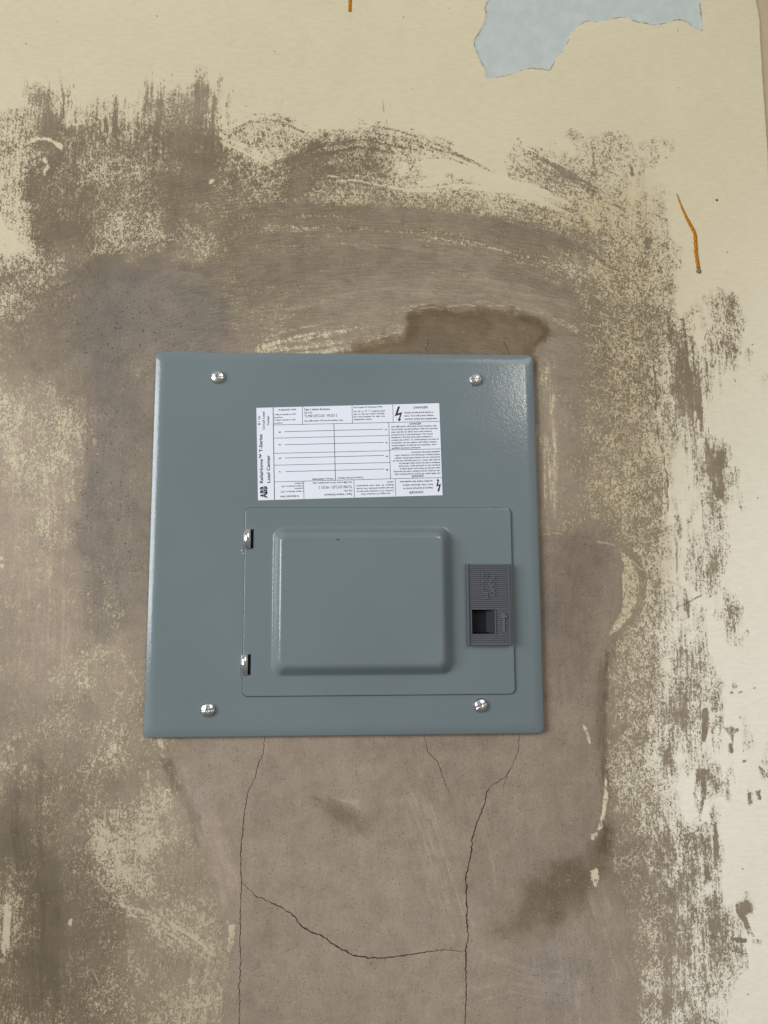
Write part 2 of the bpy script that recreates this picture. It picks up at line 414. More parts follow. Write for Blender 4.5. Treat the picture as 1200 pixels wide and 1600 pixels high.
def build_wall():
    a = np.concatenate([np.arange(-1500, -20, 40), np.arange(-20, 1220, 1.9), np.arange(1220, 2700, 40)])
    b = np.concatenate([np.arange(-1200, -20, 40), np.arange(-20, 1620, 1.9), np.arange(1620, 2800, 40)])
    X, Y = np.meshgrid(a, b); nx, ny = len(a), len(b)
    # pixel -> wall metres
    D = [CAM_R[i] * (X - 600) / 1200 - CAM_U[i] * (Y - 800) / 1200 - CAM_B[i] for i in range(3)]
    k = -CAM_P.y / D[1]
    WX, WZ = CAM_P.x + k * D[0], CAM_P.z + k * D[2]
    # ---- coverage of the cream paint
    c = grid(COV, X, Y, 50, 11, 34) / 9.0
    solid = sstep(c, 0.80, 0.97)
    c = c + (0.20 * (1 - 0.6 * sstep(X, 840, 940)) * fbm(X, Y, 52, 5, 3) + 0.16 * fbm(X, Y, 16, 9, 2)) * (1 - solid) * sstep(c, 0.0, 0.22)
    c = c + 0.20 * fbm(X * 3.2, Y * 0.8, 40, 31, 3) * sstep(c, 0.3, 0.6) * (1 - solid) * sstep(X, 900, 1020)
    rc = sstep(X + 40 * fbm(X, Y, 80, 142, 4, 0.6), 995, 1060) * (1 - solid)
    c = c + rc * (0.05 + 0.42 * fbm(X, Y * 0.35, 26, 171, 3))
    # tall brush streaks on the upper left edge of the skim
    st = fbm(X * 1.0, Y * 0.12, 7, 71, 3)
    c = c - 0.55 * sstep(st, 0.05, 0.5) * np.exp(-((X - 290) / 70) ** 2 - ((Y - 150) / 38) ** 2)
    c = c - 0.35 * sstep(st, 0.1, 0.5) * np.exp(-((X - 60) / 60) ** 2 - ((Y - 200) / 40) ** 2)
    # under and beside the cover nothing but bare plaster, then the shapes that stand out
    inner = sdf(X, Y, SMOOTH)
    wob = 5 * fbm(X, Y, 30, 15, 3)
    s1 = sstep(inner + wob, -5, 8)
    arch_r = np.hypot(X - 560, (Y - 1750) * 1.0)      # centre of the long sweep over the panel
    arch_y = Y - (318 + 0.00013 * (X - 400) ** 2)
    s2 = sstep(arch_y + 3 * fbm(X, Y, 40, 18, 3), -4, 9) * sstep(X, 345, 420) * (1 - sstep(X, 800, 900)) * (1 - sstep(Y, 480, 520))
    c = c * (1 - s1) + s1 * 0.0
    c = c * (1 - 0.85 * s2) + 0.85 * s2 * (0.07 + 0.22 * sstep(fbm(np.arctan2(X - 560, 1750 - Y) * 150, arch_r, 15, 41, 3), 0.0, 0.55))
    wet = sstep(sdf(X, Y, WET) + 9 * fbm(X, Y, 16, 25, 4, 0.7), -7, 10)
    c = c * (1 - wet)
    stain = sstep(sdf(X, Y, STAIN) + 30 * fbm(X, Y, 50, 28, 4, 0.6), -30, 26)
    c = c * (1 - stain) + stain * 0.09
    cres = sstep(sdf(X, Y, CRESC) + 1.2 * fbm(X, Y, 8, 66, 2), -1, 2)
    halo = np.clip(sstep(sdf(X, Y, CRESC), -15, -6) * sstep(X, 955, 975) * (1 - cres), 0, 1)
    c = c * (1 - 0.55 * halo) * (1 - cres) + cres * 0.66
    bits = np.zeros_like(X)
    for pz in LIGHTBITS:
        x0, y0 = min(p[0] for p in pz) - 8, min(p[1] for p in pz) - 8; x1, y1 = max(p[0] for p in pz) + 8, max(p[1] for p in pz) + 8
        i0, i1 = np.searchsorted(a, [x0, x1]); j0, j1 = np.searchsorted(b, [y0, y1])
        xs, ys = X[j0:j1, i0:i1], Y[j0:j1, i0:i1]; q = sstep(sdf(xs, ys, pz) + 2.6 * fbm(xs, ys, 6, 92, 3), -1.4, 1.2) * (0.75 + 0.6 * vn(xs, ys, 9, 93))
        bits[j0:j1, i0:i1] = np.maximum(bits[j0:j1, i0:i1], q)
    c = c * (1 - bits) + bits * 1.1
    for pz in DARKBITS:
        x0, y0 = min(p[0] for p in pz) - 8, min(p[1] for p in pz) - 8; x1, y1 = max(p[0] for p in pz) + 8, max(p[1] for p in pz) + 8
        i0, i1 = np.searchsorted(a, [x0, x1]); j0, j1 = np.searchsorted(b, [y0, y1])
        xs, ys = X[j0:j1, i0:i1], Y[j0:j1, i0:i1]
        q = sstep(sdf(xs, ys, pz) + 2.2 * fbm(xs, ys, 7, 90, 2), -1.2, 1.5)
        c[j0:j1, i0:i1] -= q * (0.52 + 0.9 * fbm(xs, ys * 0.3, 9, 191, 2))
    # ---- trowel and brush strokes: (path, half width, tone, hue, coverage, streakiness)
    dtone = np.zeros_like(X); dhue = np.zeros_like(X)
    for si, (pl, wd, t_, h_, c_, sk) in enumerate(STROKES):
        x0, y0 = min(p[0] for p in pl) - wd * 1.6, min(p[1] for p in pl) - wd * 1.6; x1, y1 = max(p[0] for p in pl) + wd * 1.6, max(p[1] for p in pl) + wd * 1.6
        i0, i1 = np.searchsorted(a, [x0, x1]); j0, j1 = np.searchsorted(b, [y0, y1])
        xs, ys = X[j0:j1, i0:i1], Y[j0:j1, i0:i1]
        if xs.size == 0: continue
        best = np.full(xs.shape, 1e9); off = np.zeros(xs.shape); al = np.zeros(xs.shape); acc = 0
        tot = sum(math.hypot(q[0] - p[0], q[1] - p[1]) for p, q in zip(pl[:-1], pl[1:]))
        for (xa, ya), (xb, yb) in zip(pl[:-1], pl[1:]):
            ex, ey = xb - xa, yb - ya; L_ = math.hypot(ex, ey)
            t = np.clip(((xs - xa) * ex + (ys - ya) * ey) / (L_ * L_), 0, 1)
            dd = np.hypot(xs - xa - t * ex, ys - ya - t * ey); u = dd < best
            best = np.where(u, dd, best); off = np.where(u, ((xs - xa) * ey - (ys - ya) * ex) / L_, off); al = np.where(u, acc + t * L_, al); acc += L_
        m_ = 1 - sstep(best / wd + 0.5 * fbm(xs, ys, wd, 300 + si, 3), 0.45, 1.15)
        m_ = m_ * sstep(al / tot + 0.25 * vn(off, al, 5, 400 + si), -0.02, 0.12) * (1 - sstep(al / tot + 0.3 * vn(off, al * 0.1, 4, 420 + si), 0.85, 1.02))
        n_ = fbm(off, al * 0.045, 4.5, 500 + si, 4, 0.7); m_ = m_ * ((1 - sk) + sk * sstep(n_, -0.15, 0.5) * 1.6)
        dtone[j0:j1, i0:i1] += t_ * m_; dhue[j0:j1, i0:i1] += h_ * m_; c[j0:j1, i0:i1] += c_ * m_ * (1 - wet[j0:j1, i0:i1])
    # ---- fine ridges and scratches
    rid = np.zeros_like(X)
    for pl, wd, sg in RIDGES:
        x0, y0 = min(p[0] for p in pl) - 8, min(p[1] for p in pl) - 8; x1, y1 = max(p[0] for p in pl) + 8, max(p[1] for p in pl) + 8
        i0, i1 = np.searchsorted(a, [x0, x1]); j0, j1 = np.searchsorted(b, [y0, y1])
        xs, ys = X[j0:j1, i0:i1], Y[j0:j1, i0:i1]
        rid[j0:j1, i0:i1] += 2.1 * sg * (0.55 + 0.9 * vn(xs, ys, 9, 14)) * (1 - sstep(linedist(xs + 3 * vn(xs, ys, 14, 24), ys + 3 * vn(xs, ys, 14, 34), pl), wd * 0.3, wd * 1.5))
    # ---- colours
    tone = grid(TONE, X, Y, 100, 3, 60); hue = grid(HUE, X, Y, 100, 8, 60) / 9 + 0.0 * X
    tone = tone + 1.1 * fbm(X, Y, 170, 61, 3) + 0.55 * fbm(X, Y * 0.35, 26, 62, 3)
    tone = tone - 2.0 * stain * (1 + 1.2 * vn(X, Y, 30, 7)) - 1.3 * wet + 1.4 * wet * fbm(X, Y, 34, 12, 3)
    band = np.exp(-((X - 985) / 75) ** 4) * sstep(Y, 330, 420) * (1 - sstep(Y, 1150, 1400)) * (1 - s1); hue -= 0.10 * band; tone += 0.35 * band
    edge_wet = wet * (1 - sstep(sdf(X, Y, WET), 4, 26)) * (Y < 560)
    tone = tone - 1.5 * edge_wet + dtone; hue = hue + dhue
    hue = hue * (1 - 0.55 * wet) * (1 - 0.55 * stain) + 0.09 * fbm(X, Y, 120, 64, 3)
    sm = np.exp(-((X - 535 - 0.9 * (Y - 1272)) / 40) ** 2 - ((Y - 1275) / 26) ** 2); tone -= 1.3 * sm; hue -= 0.25 * sm
    sm = np.exp(-((X - 548 - 0.9 * (Y - 1253)) / 26) ** 2 - ((Y - 1253) / 8) ** 2); tone += 1.6 * sm * (0.6 + vn(X, Y, 9, 6) * 1.2)
    sm = np.exp(-((X - 200) / 160) ** 4 - ((Y - 480) / 70) ** 2); tone -= 0.8 * sm          # damp grey cloud over the panel's left corner
    sm = np.exp(-((X - 165) / 45) ** 2 - ((Y - 800) / 200) ** 4); tone -= 0.7 * sm; hue += 0.15 * sm
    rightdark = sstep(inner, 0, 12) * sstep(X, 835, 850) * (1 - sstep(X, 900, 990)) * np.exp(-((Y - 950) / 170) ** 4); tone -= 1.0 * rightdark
    bound = np.exp(-((inner + wob) / 9) ** 2) * sstep(X, 870, 900) * sstep(Y, 985, 1020) * (1 - sstep(Y, 1300, 1360)); tone -= 1.2 * bound; hue -= 0.2 * bound
    # long dragged trowel streaks low on the right of the cracks
    t2 = fbm((X - 0.28 * (Y - 1200)) * 1.0, Y * 0.06, 5, 77, 3)
    tone += 0.9 * sstep(t2, 0.15, 0.6) * np.exp(-((X - 690) / 70) ** 2 - ((Y - 1300) / 110) ** 2)
    tone += 1.0 * sstep(t2, 0.1, 0.6) * np.exp(-((X - 930) / 60) ** 2 - ((Y - 1490) / 110) ** 2)
    t3 = fbm((X + 0.30 * (Y - 1500)) * 1.0, Y * 0.06, 5, 78, 3)
    tone += 1.8 * sstep(t3, 0.05, 0.6) * np.exp(-((X - 320) / 45) ** 2 - ((Y - 1570) / 70) ** 2)
    tone += 1.0 * bits
    L = lambda *q: np.array(srgb(*q)[:3])
    ol, mid, pk = L(110, 95, 72), L(141, 127, 109), L(152, 136, 122)
    h = np.clip(hue, 0, 1)[..., None]
    pc = np.where(h < 0.55, ol + (mid - ol) * (h / 0.55), mid + (pk - mid) * ((h - 0.55) / 0.45))
    pc = pc * np.clip(1 + 0.105 * (tone - 5.05), 0.35, 1.7)[..., None]
    br = L(112, 92, 68); k1 = np.clip(0.22 * stain + 0.32 * wet + 0.5 * edge_wet, 0, 1)[..., None]
    pc = pc * (1 - k1) + k1 * br * np.clip(1 + 0.09 * (tone - 3.0), 0.5, 1.3)[..., None]
    blue = np.exp(-((X - 870) / 60) ** 2 - ((Y - 1530) / 70) ** 2)[..., None] * 0.35
    pc = pc * (1 - blue) + blue * L(132, 128, 124)
    # cool grey skim over the panel's left corner and down its left side
    cl = np.maximum(sstep(sdf(X, Y, [(118, 455), (150, 425), (230, 418), (330, 432), (362, 470), (365, 520), (350, 560), (240, 600), (235, 900), (200, 1000), (125, 990), (112, 840), (140, 700), (150, 600), (108, 540)]) + 26 * fbm(X, Y, 50, 151, 3), -18, 22), 0) * 0.62
    cl = (cl * (0.85 + 0.5 * vn(X, Y, 40, 152)))[..., None]
    pc = pc * (1 - cl) + cl * L(119, 112, 103)
    # the paint itself: yellower cream above, whiter coat towards the lower right, brightened further in place of light, some grime
    white = np.clip(sstep(Y + 0.9 * (X - 1100), 200, 1250) * sstep(X, 850, 1060), 0, 1)[..., None]
    cream = L(206, 194, 164) * (1 - white) + L(238, 231, 214) * white
    cream = cream * (1 + 0.035 * fbm(X, Y, 240, 81, 3) + 0.025 * fbm(X, Y, 50, 82, 3))[..., None]
    lm = (1 - sstep(X, 0, 900))[..., None]; cream = cream * (1 - 0.04 * lm)
    Xw = X + 34 * fbm(X, Y, 70, 141, 4, 0.6)
    bnd = np.clip(sstep(Xw, 830, 930) * (1 - sstep(Xw, 990, 1070)) * (1 - 0.55 * sstep(Y, 900, 1200)) + 0.75 * np.exp(-((Y - 312 - 0.00013 * (X - 400) ** 2) / 26) ** 2) * sstep(X, 330, 400) * (1 - sstep(X, 860, 980)), 0, 1)
    bnd = (bnd * sstep(Y, 240, 330))[..., None] * 0.62; cream = cream * (1 - bnd) + bnd * L(192, 174, 137)
    lf = ((1 - sstep(X, 330, 420)) * sstep(Y, 1150, 1300))[..., None] * 0.7; cream = cream * (1 - lf) + lf * L(198, 183, 156)
    low = (sstep(Y, 1100, 1400) * (1 - sstep(X, 500, 900)))[..., None]; cream = cream * (1 - 0.10 * low)
    # ---- geometry: hand-skimmed surface, thin step where the old coat has come off
    ps = sdf(X, Y, PATCH) + 1.3 * fbm(X, Y, 9, 33, 3)
    ss = sdf(X, Y, STRIP)
    hgt = 0.00045 * fbm(X, Y, 220, 51, 3) + 0.00010 * fbm(X, Y, 36, 52, 3) + 0.00003 * fbm(X, Y, 9, 53, 2)
    hgt += 0.00045 * sstep(-ps, -2.5, 1.0) - 0.0006 * sstep(ss, -1, 3)
    hgt += 0.00016 * rid + 0.00020 * bits + 0.00030 * cres + 0.00018 * s1 * np.exp(-((inner + wob) / 10) ** 2)
    hgt += 0.00010 * np.exp(-((arch_y) / 4) ** 2) * sstep(X, 345, 420) * (1 - sstep(X, 800, 900))
    # dents
    for dx, dy, r_, dep in ((684, 398, 6, 0.0006), (444, 160, 3, 0.0004), (841, 237, 5, 0.0004), (280, 1348, 4, 0.0006), (30, 896, 4, 0.0005), (895, 575, 7, 0.0005), (1127, 42, 3, 0.0004)):
        i0, i1 = np.searchsorted(a, [dx - 20, dx + 20]); j0, j1 = np.searchsorted(b, [dy - 20, dy + 20])
        hgt[j0:j1, i0:i1] -= dep * np.exp(-((X[j0:j1, i0:i1] - dx) ** 2 + (Y[j0:j1, i0:i1] - dy) ** 2) / r_ ** 2)
    # keep it flat behind the cover's rim
    covd = sdf(X, Y, [(245, 552), (832, 557), (849, 1145), (226, 1152)])
    hgt = np.minimum(hgt, 0.0004) * (1 - sstep(covd, -3, 10)) - 0.0003 * sstep(covd, -3, 10)
    n = nx * ny
    co = np.empty((n, 3), np.float32); co[:, 0] = WX.ravel(); co[:, 1] = -hgt.ravel(); co[:, 2] = WZ.ravel()
    # thickness: a rim of vertices 12 cm behind
    I = np.arange(n).reshape(ny, nx)
    q = np.stack([I[:-1, :-1], I[1:, :-1], I[1:, 1:], I[:-1, 1:]], -1).reshape(-1, 4)
    rim = np.concatenate([I[0, :], I[1:, -1], I[-1, -2::-1], I[-2:0:-1, 0]])
    back = co[rim].copy(); back[:, 1] = 0.12
    m_ = len(rim); bi = np.arange(n, n + m_)
    side = np.stack([rim, np.roll(rim, -1), np.roll(bi, -1), bi], -1)
    co = np.concatenate([co, back]); F = np.concatenate([q, side])
    me = bpy.data.meshes.new('wall')
    me.vertices.add(len(co)); me.vertices.foreach_set('co', co.ravel())
    me.loops.add(F.size); me.loops.foreach_set('vertex_index', F.ravel().astype(np.int32))
    me.polygons.add(len(F)); me.polygons.foreach_set('loop_start', (np.arange(len(F)) * 4).astype(np.int32))
    me.polygons.foreach_set('use_smooth', np.ones(len(F), bool))
    me.update(calc_edges=True)
    pad = lambda A: np.concatenate([A.ravel(), A.ravel()[rim]]).astype(np.float32)

    def fa(name, A): me.attributes.new(name, 'FLOAT', 'POINT').data.foreach_set('value', pad(A))

    def ca(name, A):
        q4 = np.ones((len(co), 4), np.float32)
        for i in range(3): q4[:, i] = pad(A[..., i])
        me.attributes.new(name, 'FLOAT_COLOR', 'POINT').data.foreach_set('color', q4.ravel())
    fa('coverage', c); fa('old_coat', ps); fa('corner_strip', ss); fa('ridge', rid)
    ca('plaster', pc); ca('cream', cream)
    # direction the trowel and brush went: arched above the panel, upright at the sides
    arc = (1 - sstep(np.abs(X - 620), 330, 480)) * sstep(Y, 215, 300) * (1 - sstep(Y, 560, 700))
    fa('arched', arc)
    fl = np.zeros(X.shape + (3,)); fl[..., 0] = np.arctan2(X - 560, 1750 - Y) * 1350 / 1750.0; fl[..., 1] = (arch_r) / 1750.0
    ca('sweep', fl)
    pits = np.exp(-((X - 200) / 150) ** 4 - ((Y - 500) / 70) ** 4) + np.exp(-((X - 170) / 70) ** 4 - ((Y - 780) / 210) ** 4) + 0.6 * s1 + 0.5 * np.exp(-((X - 430) / 60) ** 2 - ((Y - 430) / 25) ** 2)
    fa('pitting', np.clip(pits, 0, 1))
    bz = np.exp(-((X - 180) / 190) ** 4 - ((Y - 160) / 85) ** 4) + sstep(X, 1010, 1060) * sstep(Y, 430, 560) + 0.5 * np.exp(-((X - 60) / 90) ** 4 - ((Y - 340) / 60) ** 4) + 0.7 * (1 - sstep(X, 60, 130)) * sstep(Y, 1380, 1450) + 0.5 * sstep(X, 835, 850) * (1 - sstep(X, 880, 900)) * (Y < 840) * (Y > 540)
    bz = bz * (0.55 + 0.9 * vn(X, Y, 60, 133) + 0.45) * (1 - arc * 0.7)
    fa('brushed', np.clip(bz, 0, 1))
    o = bpy.data.objects.new('wall', me); COL.objects.link(o)
    return o


def wall_material():
    s = NT('worn_plaster_wall'); co = s.obj()
    cov = s.attr('coverage').outputs['Fac']; plaster = s.attr('plaster').outputs['Color']; cream = s.attr('cream').outputs['Color']
    arch = s.attr('arched').outputs['Fac']; sweep = s.attr('sweep').outputs['Color']
    oc = s.attr('old_coat').outputs['Fac']; strip = s.attr('corner_strip').outputs['Fac']; rid = s.attr('ridge').outputs['Fac']; pits = s.attr('pitting').outputs['Fac']; brushy = s.attr('brushed').outputs['Fac']
    # worm-like flecks about 2 mm across
    f1 = s.noise(s.scale(co, 1, 1, 0.75), 430, 3.0, 0.55, 1.3)
    f2 = s.noise(co, 1250, 2.0, 0.6, 0.4)
    m1 = s.noise(co, 85, 3.0, 0.6, 0.6)
    vert = s.noise(s.scale(co, 1, 1, 0.10), 520, 3.0, 0.6)
    arcs = s.noise(s.scale(sweep, 60, 900, 1), 1.0, 3.0, 0.6)
    streak = s.mix(arch, vert, arcs)
    fine = s.math('ADD', s.math('MULTIPLY', f1, 0.66), s.math('MULTIPLY', f2, 0.16))
    h = s.math('ADD', fine, s.math('MULTIPLY', m1, 0.05))
    h = s.math('ADD', h, s.math('MULTIPLY', streak, s.math('ADD', s.math('MULTIPLY', arch, 0.12), s.math('ADD', 0.10, s.math('MULTIPLY', brushy, 0.34)))))
    h = s.math('DIVIDE', h, s.math('ADD', s.math('MULTIPLY', arch, 0.12), s.math('ADD', 0.97, s.math('MULTIPLY', brushy, 0.34))))
    lin = s.math('MULTIPLY', s.math('SUBTRACT', cov, 0.50), 0.235)
    top = s.math('MULTIPLY', s.math('MAXIMUM', s.math('SUBTRACT', cov, 0.80), 0.0), 1.6)
    bot = s.math('MULTIPLY', s.math('MAXIMUM', s.math('SUBTRACT', 0.10, cov), 0.0), 1.6)
    e = s.math('ADD', s.math('SUBTRACT', h, 0.5), s.math('SUBTRACT', s.math('ADD', lin, top), bot))
    mask = s.ramp(e, s.math('SUBTRACT', -0.018, s.math('MULTIPLY', m1, 0.05)), s.math('ADD', 0.018, s.math('MULTIPLY', m1, 0.05)))
    soft = s.ramp(e, -0.10, 0.06)
    # thin washes of cream: flecks in low-coverage places are only a tan film
    film = s.math('MULTIPLY', s.ramp(cov, 0.08, 0.60, 0.36, 1.0), s.ramp(s.math('ADD', m1, s.math('MULTIPLY', cov, 0.5)), 0.40, 0.72, 0.62, 1.0))
    # plaster with sandy grain
    g1 = s.noise(co, 900, 3.0, 0.7); g2 = s.noise(co, 2300, 2.0, 0.6); g3 = s.noise(co, 60, 4.0, 0.65)
    g4 = s.noise(s.scale(co, 1, 1, 0.12), 380, 4.0, 0.7, 0.6)
    st2 = s.mix(arch, g4, arcs)
    gv = s.math('ADD', s.math('MULTIPLY', g1, 0.34), s.math('MULTIPLY', g2, 0.40)); gv = s.math('SUBTRACT', gv, 0.07)
    gv = s.math('ADD', gv, s.math('MULTIPLY', g3, 0.30)); gv = s.math('ADD', gv, s.math('MULTIPLY', s.math('SUBTRACT', st2, 0.5), s.math('ADD', 0.10, s.math('MULTIPLY', arch, 0.30)))); gv = s.math('ADD', gv, 0.11)
    gm = s.ramp(gv, 0.32, 0.78, 0.64, 1.36)
    n = s.t.nodes.new('ShaderNodeMix'); n.data_type = 'RGBA'; n.blend_type = 'MULTIPLY'; n.inputs[0].default_value = 1
    s.link(plaster, n.inputs[6]); cg = s.t.nodes.new('ShaderNodeCombineColor')
    for i in range(3): s.link(gm, cg.inputs[i])
    s.link(cg.outputs[0], n.inputs[7]); pl = n.outputs[2]
    # olive residue of the washed coat around the flecks
    pl = s.mix(s.math('MULTIPLY', soft, 0.50), pl, srgb(150, 134, 104))
    # dark pits and pale sand grains
    v1 = s.vor(co, 330); pit = s.math('LESS_THAN', v1.outputs['Distance'], s.math('MULTIPLY', s.ramp(v1.outputs['Color'], 0.55, 0.95), s.math('ADD', s.math('MULTIPLY', pits, 0.26), 0.02)))
    v2 = s.vor(s.scale(co, 1.1, 1, 0.93), 620); pit2 = s.math('MULTIPLY', s.math('LESS_THAN', v2.outputs['Distance'], s.math('MULTIPLY', s.ramp(v2.outputs['Color'], 0.5, 0.9), 0.30)), s.math('MULTIPLY', pits, 0.5))
    pl = s.mix(s.math('MULTIPLY', s.math('MAXIMUM', pit, pit2), 0.55), pl, srgb(70, 60, 50))
    v3 = s.vor(s.scale(co, 0.9, 1, 1.07), 260); gr = s.math('LESS_THAN', v3.outputs['Distance'], s.math('MULTIPLY', s.ramp(v3.outputs['Color'], 0.72, 0.97), 0.15))
    pl = s.mix(s.math('MULTIPLY', gr, 0.55), pl, srgb(190, 176, 150))
    # cream paint: faint brushing, tiny specks
    c1 = s.ramp(s.noise(s.scale(co, 0.25, 1, 1), 420, 3, 0.6), 0.3, 0.7, 0.965, 1.03)
    cc = s.t.nodes.new('ShaderNodeCombineColor')
    for i in range(3): s.link(c1, cc.inputs[i])
    cr_ = s.mix(1.0, cream, cc.outputs[0], 'MULTIPLY')
    v4 = s.vor(co, 52); sp_ = s.math('LESS_THAN', v4.outputs['Distance'], s.math('MULTIPLY', s.ramp(v4.outputs['Color'], 0.35, 0.95), 0.045))
    v5 = s.vor(s.scale(co, 1.2, 1, 0.9), 150); sp5 = s.math('LESS_THAN', v5.outputs['Distance'], s.math('MULTIPLY', s.ramp(v5.outputs['Color'], 0.55, 0.98), 0.055))
    sp_ = s.math('MAXIMUM', sp_, s.math('MULTIPLY', sp5, s.ramp(m1, 0.45, 0.6)))
    cr_ = s.mix(s.math('MULTIPLY', sp_, 0.6), cr_, srgb(105, 88, 62))
    scf = s.noise(s.scale(co, 1, 1, 0.5), 190, 4, 0.75, 1.0); cr_ = s.mix(s.ramp(scf, 0.62, 0.74, 0, 0.28), cr_, srgb(150, 136, 104))
    rubbed = s.math('SUBTRACT', 1.0, s.ramp(e, 0.02, 0.16)); cr_ = s.mix(s.math('MULTIPLY', rubbed, 0.16), cr_, srgb(150, 134, 102)); cr_ = s.mix(s.ramp(cov, 0.05, 0.55, 0.72, 0.0), cr_, srgb(194, 170, 138))
    col = s.mix(s.math('MULTIPLY', mask, film), pl, cr_)
    # pale blue coat showing where the cream has flaked away, with its dirty rim
    en = s.math('ADD', oc, s.math('MULTIPLY', s.math('SUBTRACT', s.noise(co, 520, 3, 0.6), 0.5), 5.0))
    inside = s.ramp(en, -0.5, 0.5); rim = s.math('SUBTRACT', 1.0, s.ramp(s.math('ABSOLUTE', en), 0.35, 1.35))
    bl = s.mix(s.ramp(s.noise(co, 70, 4, 0.6), 0.35, 0.7), srgb(178, 185, 180), srgb(187, 192, 188))
    v6 = s.vor(s.scale(co, 1, 1, 1.6), 230); sp6 = s.math('LESS_THAN', v6.outputs['Distance'], s.math('MULTIPLY', s.ramp(v6.outputs['Color'], 0.45, 0.95), 0.12))
    bl = s.mix(s.math('MULTIPLY', sp6, 0.5), bl, srgb(112, 100, 92))
    col = s.mix(inside, col, bl); col = s.mix(s.math('MULTIPLY', rim, s.ramp(m1, 0.42, 0.6, 0.05, 0.7)), col, srgb(110, 95, 68))
    # bare strip past the corner edge on the right
    sn = s.math('ADD', strip, s.math('MULTIPLY', s.math('SUBTRACT', s.noise(co, 240, 3, 0.6), 0.5), 3.0))
    col = s.mix(s.ramp(sn, -0.4, 0.8), col, s.mix(g3, srgb(165, 146, 118), srgb(188, 170, 140)))
    col = s.mix(s.math('MULTIPLY', s.math('SUBTRACT', 1.0, s.ramp(s.math('ABSOLUTE', sn), 0.3, 1.6)), 0.5), col, srgb(112, 92, 68))
    # ridges: pale dragged lips, dark scratches
    col = s.mix(s.ramp(rid, 0.3, 0.9, 0, 0.55), col, srgb(196, 180, 148)); col = s.mix(s.ramp(s.math('MULTIPLY', rid, -1.0), 0.2, 0.9, 0, 0.7), col, srgb(98, 84, 66))
    hb = s.math('ADD', s.math('MULTIPLY', mask, 0.55), s.math('MULTIPLY', gv, 0.9))
    hb = s.math('SUBTRACT', hb, s.math('MULTIPLY', s.math('MAXIMUM', pit, sp_), 1.2))
    s.set(Base_Color=col, Roughness=s.ramp(mask, 0, 1, 0.85, 0.62), Normal=s.bump(hb, 0.00024, 1.0))
    s.b.inputs['Specular IOR Level'].default_value = 0.30
    return s.m


wall = build_wall(); wall.data.materials.append(wall_material())
wall['kind'] = 'structure'
wall['label'] = 'worn plaster wall with scraped cream paint around the grey panel'

# ---- cracks in the plaster, jagged ribbons that follow the surface
s = NT('crack_dark'); s.set(Base_Color=srgb(62, 50, 41), Roughness=0.95); M_CRACK = s.m


def crack(pts, w0, w1, label, seed):
    r = random.Random(seed); P = []
    for (x0, y0), (x1, y1) in zip(pts[:-1], pts[1:]):
        n = max(1, int(math.hypot(x1 - x0, y1 - y0) / 3.2))
        for i in range(n):
            t = i / n; P.append([x0 + (x1 - x0) * t, y0 + (y1 - y0) * t])
    P.append(list(pts[-1]))
    for p in P[1:-1]:
        p[0] += r.uniform(-1, 1); p[1] += r.uniform(-1, 1)
    V, F = [], []; N = len(P)
    for i, p in enumerate(P):
        a, b = P[max(0, i - 1)], P[min(N - 1, i + 1)]
        dx, dy = b[0] - a[0], b[1] - a[1]; l = math.hypot(dx, dy) or 1
        t = i / (N - 1); wd = (w0 + (w1 - w0) * math.sin(math.pi * t)) * r.uniform(0.45, 1.15) / 2
        for sg in (-1, 1):
            v = W(p[0] - sg * dy / l * wd, p[1] + sg * dx / l * wd, 0.0); V.append(v)
    for i in range(N - 1): F.append((2 * i, 2 * i + 1, 2 * i + 3, 2 * i + 2))
    # settle onto the skimmed surface
    for v in V:
        hit, loc, nor, idx = wall.ray_cast(Vector((v.x, -0.02, v.z)), Vector((0, 1, 0)))
        v.y = (loc.y if hit else 0) - 0.00010
    o = mesh_obj('crack', V, F, M_CRACK, wall, False); o['label'] = label
    return o


bpy.context.view_layer.update()
crack([(414, 1146), (411, 1178), (404, 1195), (398, 1215), (388, 1235), (381, 1275), (377, 1320), (376, 1350), (378, 1380), (376, 1420), (375, 1460), (376, 1500), (374, 1540), (375, 1640)], 0.9, 1.5, 'long thin crack running down from under the panel, left', 1)
crack([(662, 1146), (668, 1175), (684, 1190), (690, 1210), (697, 1228), (703, 1240)], 0.5, 1.2, 'short thin crack below the middle of the panel', 2)
crack([(812, 1146), (809, 1175), (800, 1195), (792, 1212), (785, 1232)], 0.4, 0.8, 'faint crack below the panel, right', 3)
crack([(798, 1201), (789, 1215), (776, 1222), (766, 1228), (760, 1238), (757, 1255), (751, 1272), (745, 1285), (738, 1310), (735, 1340), (728, 1370), (729, 1400), (729, 1440), (731, 1465), (727, 1485), (728, 1530), (728, 1560), (725, 1640)], 1.0, 2.3, 'dark crack running down, right of centre', 4)
crack([(378, 1378), (400, 1400), (432, 1413), (455, 1427), (470, 1445), (485, 1455), (503, 1461), (520, 1475), (552, 1492), (575, 1496), (600, 1496), (625, 1493), (650, 1489), (690, 1484), (727, 1486)], 0.7, 2.6, 'curved crack joining the two long cracks', 5)
crack([(668, 556), (666, 545), (670, 530)], 0.5, 0.9, 'tiny crack above the panel', 6)
crack([(797, 556), (793, 546), (787, 532)], 0.5, 0.8, 'tiny crack above the panel, right', 7)

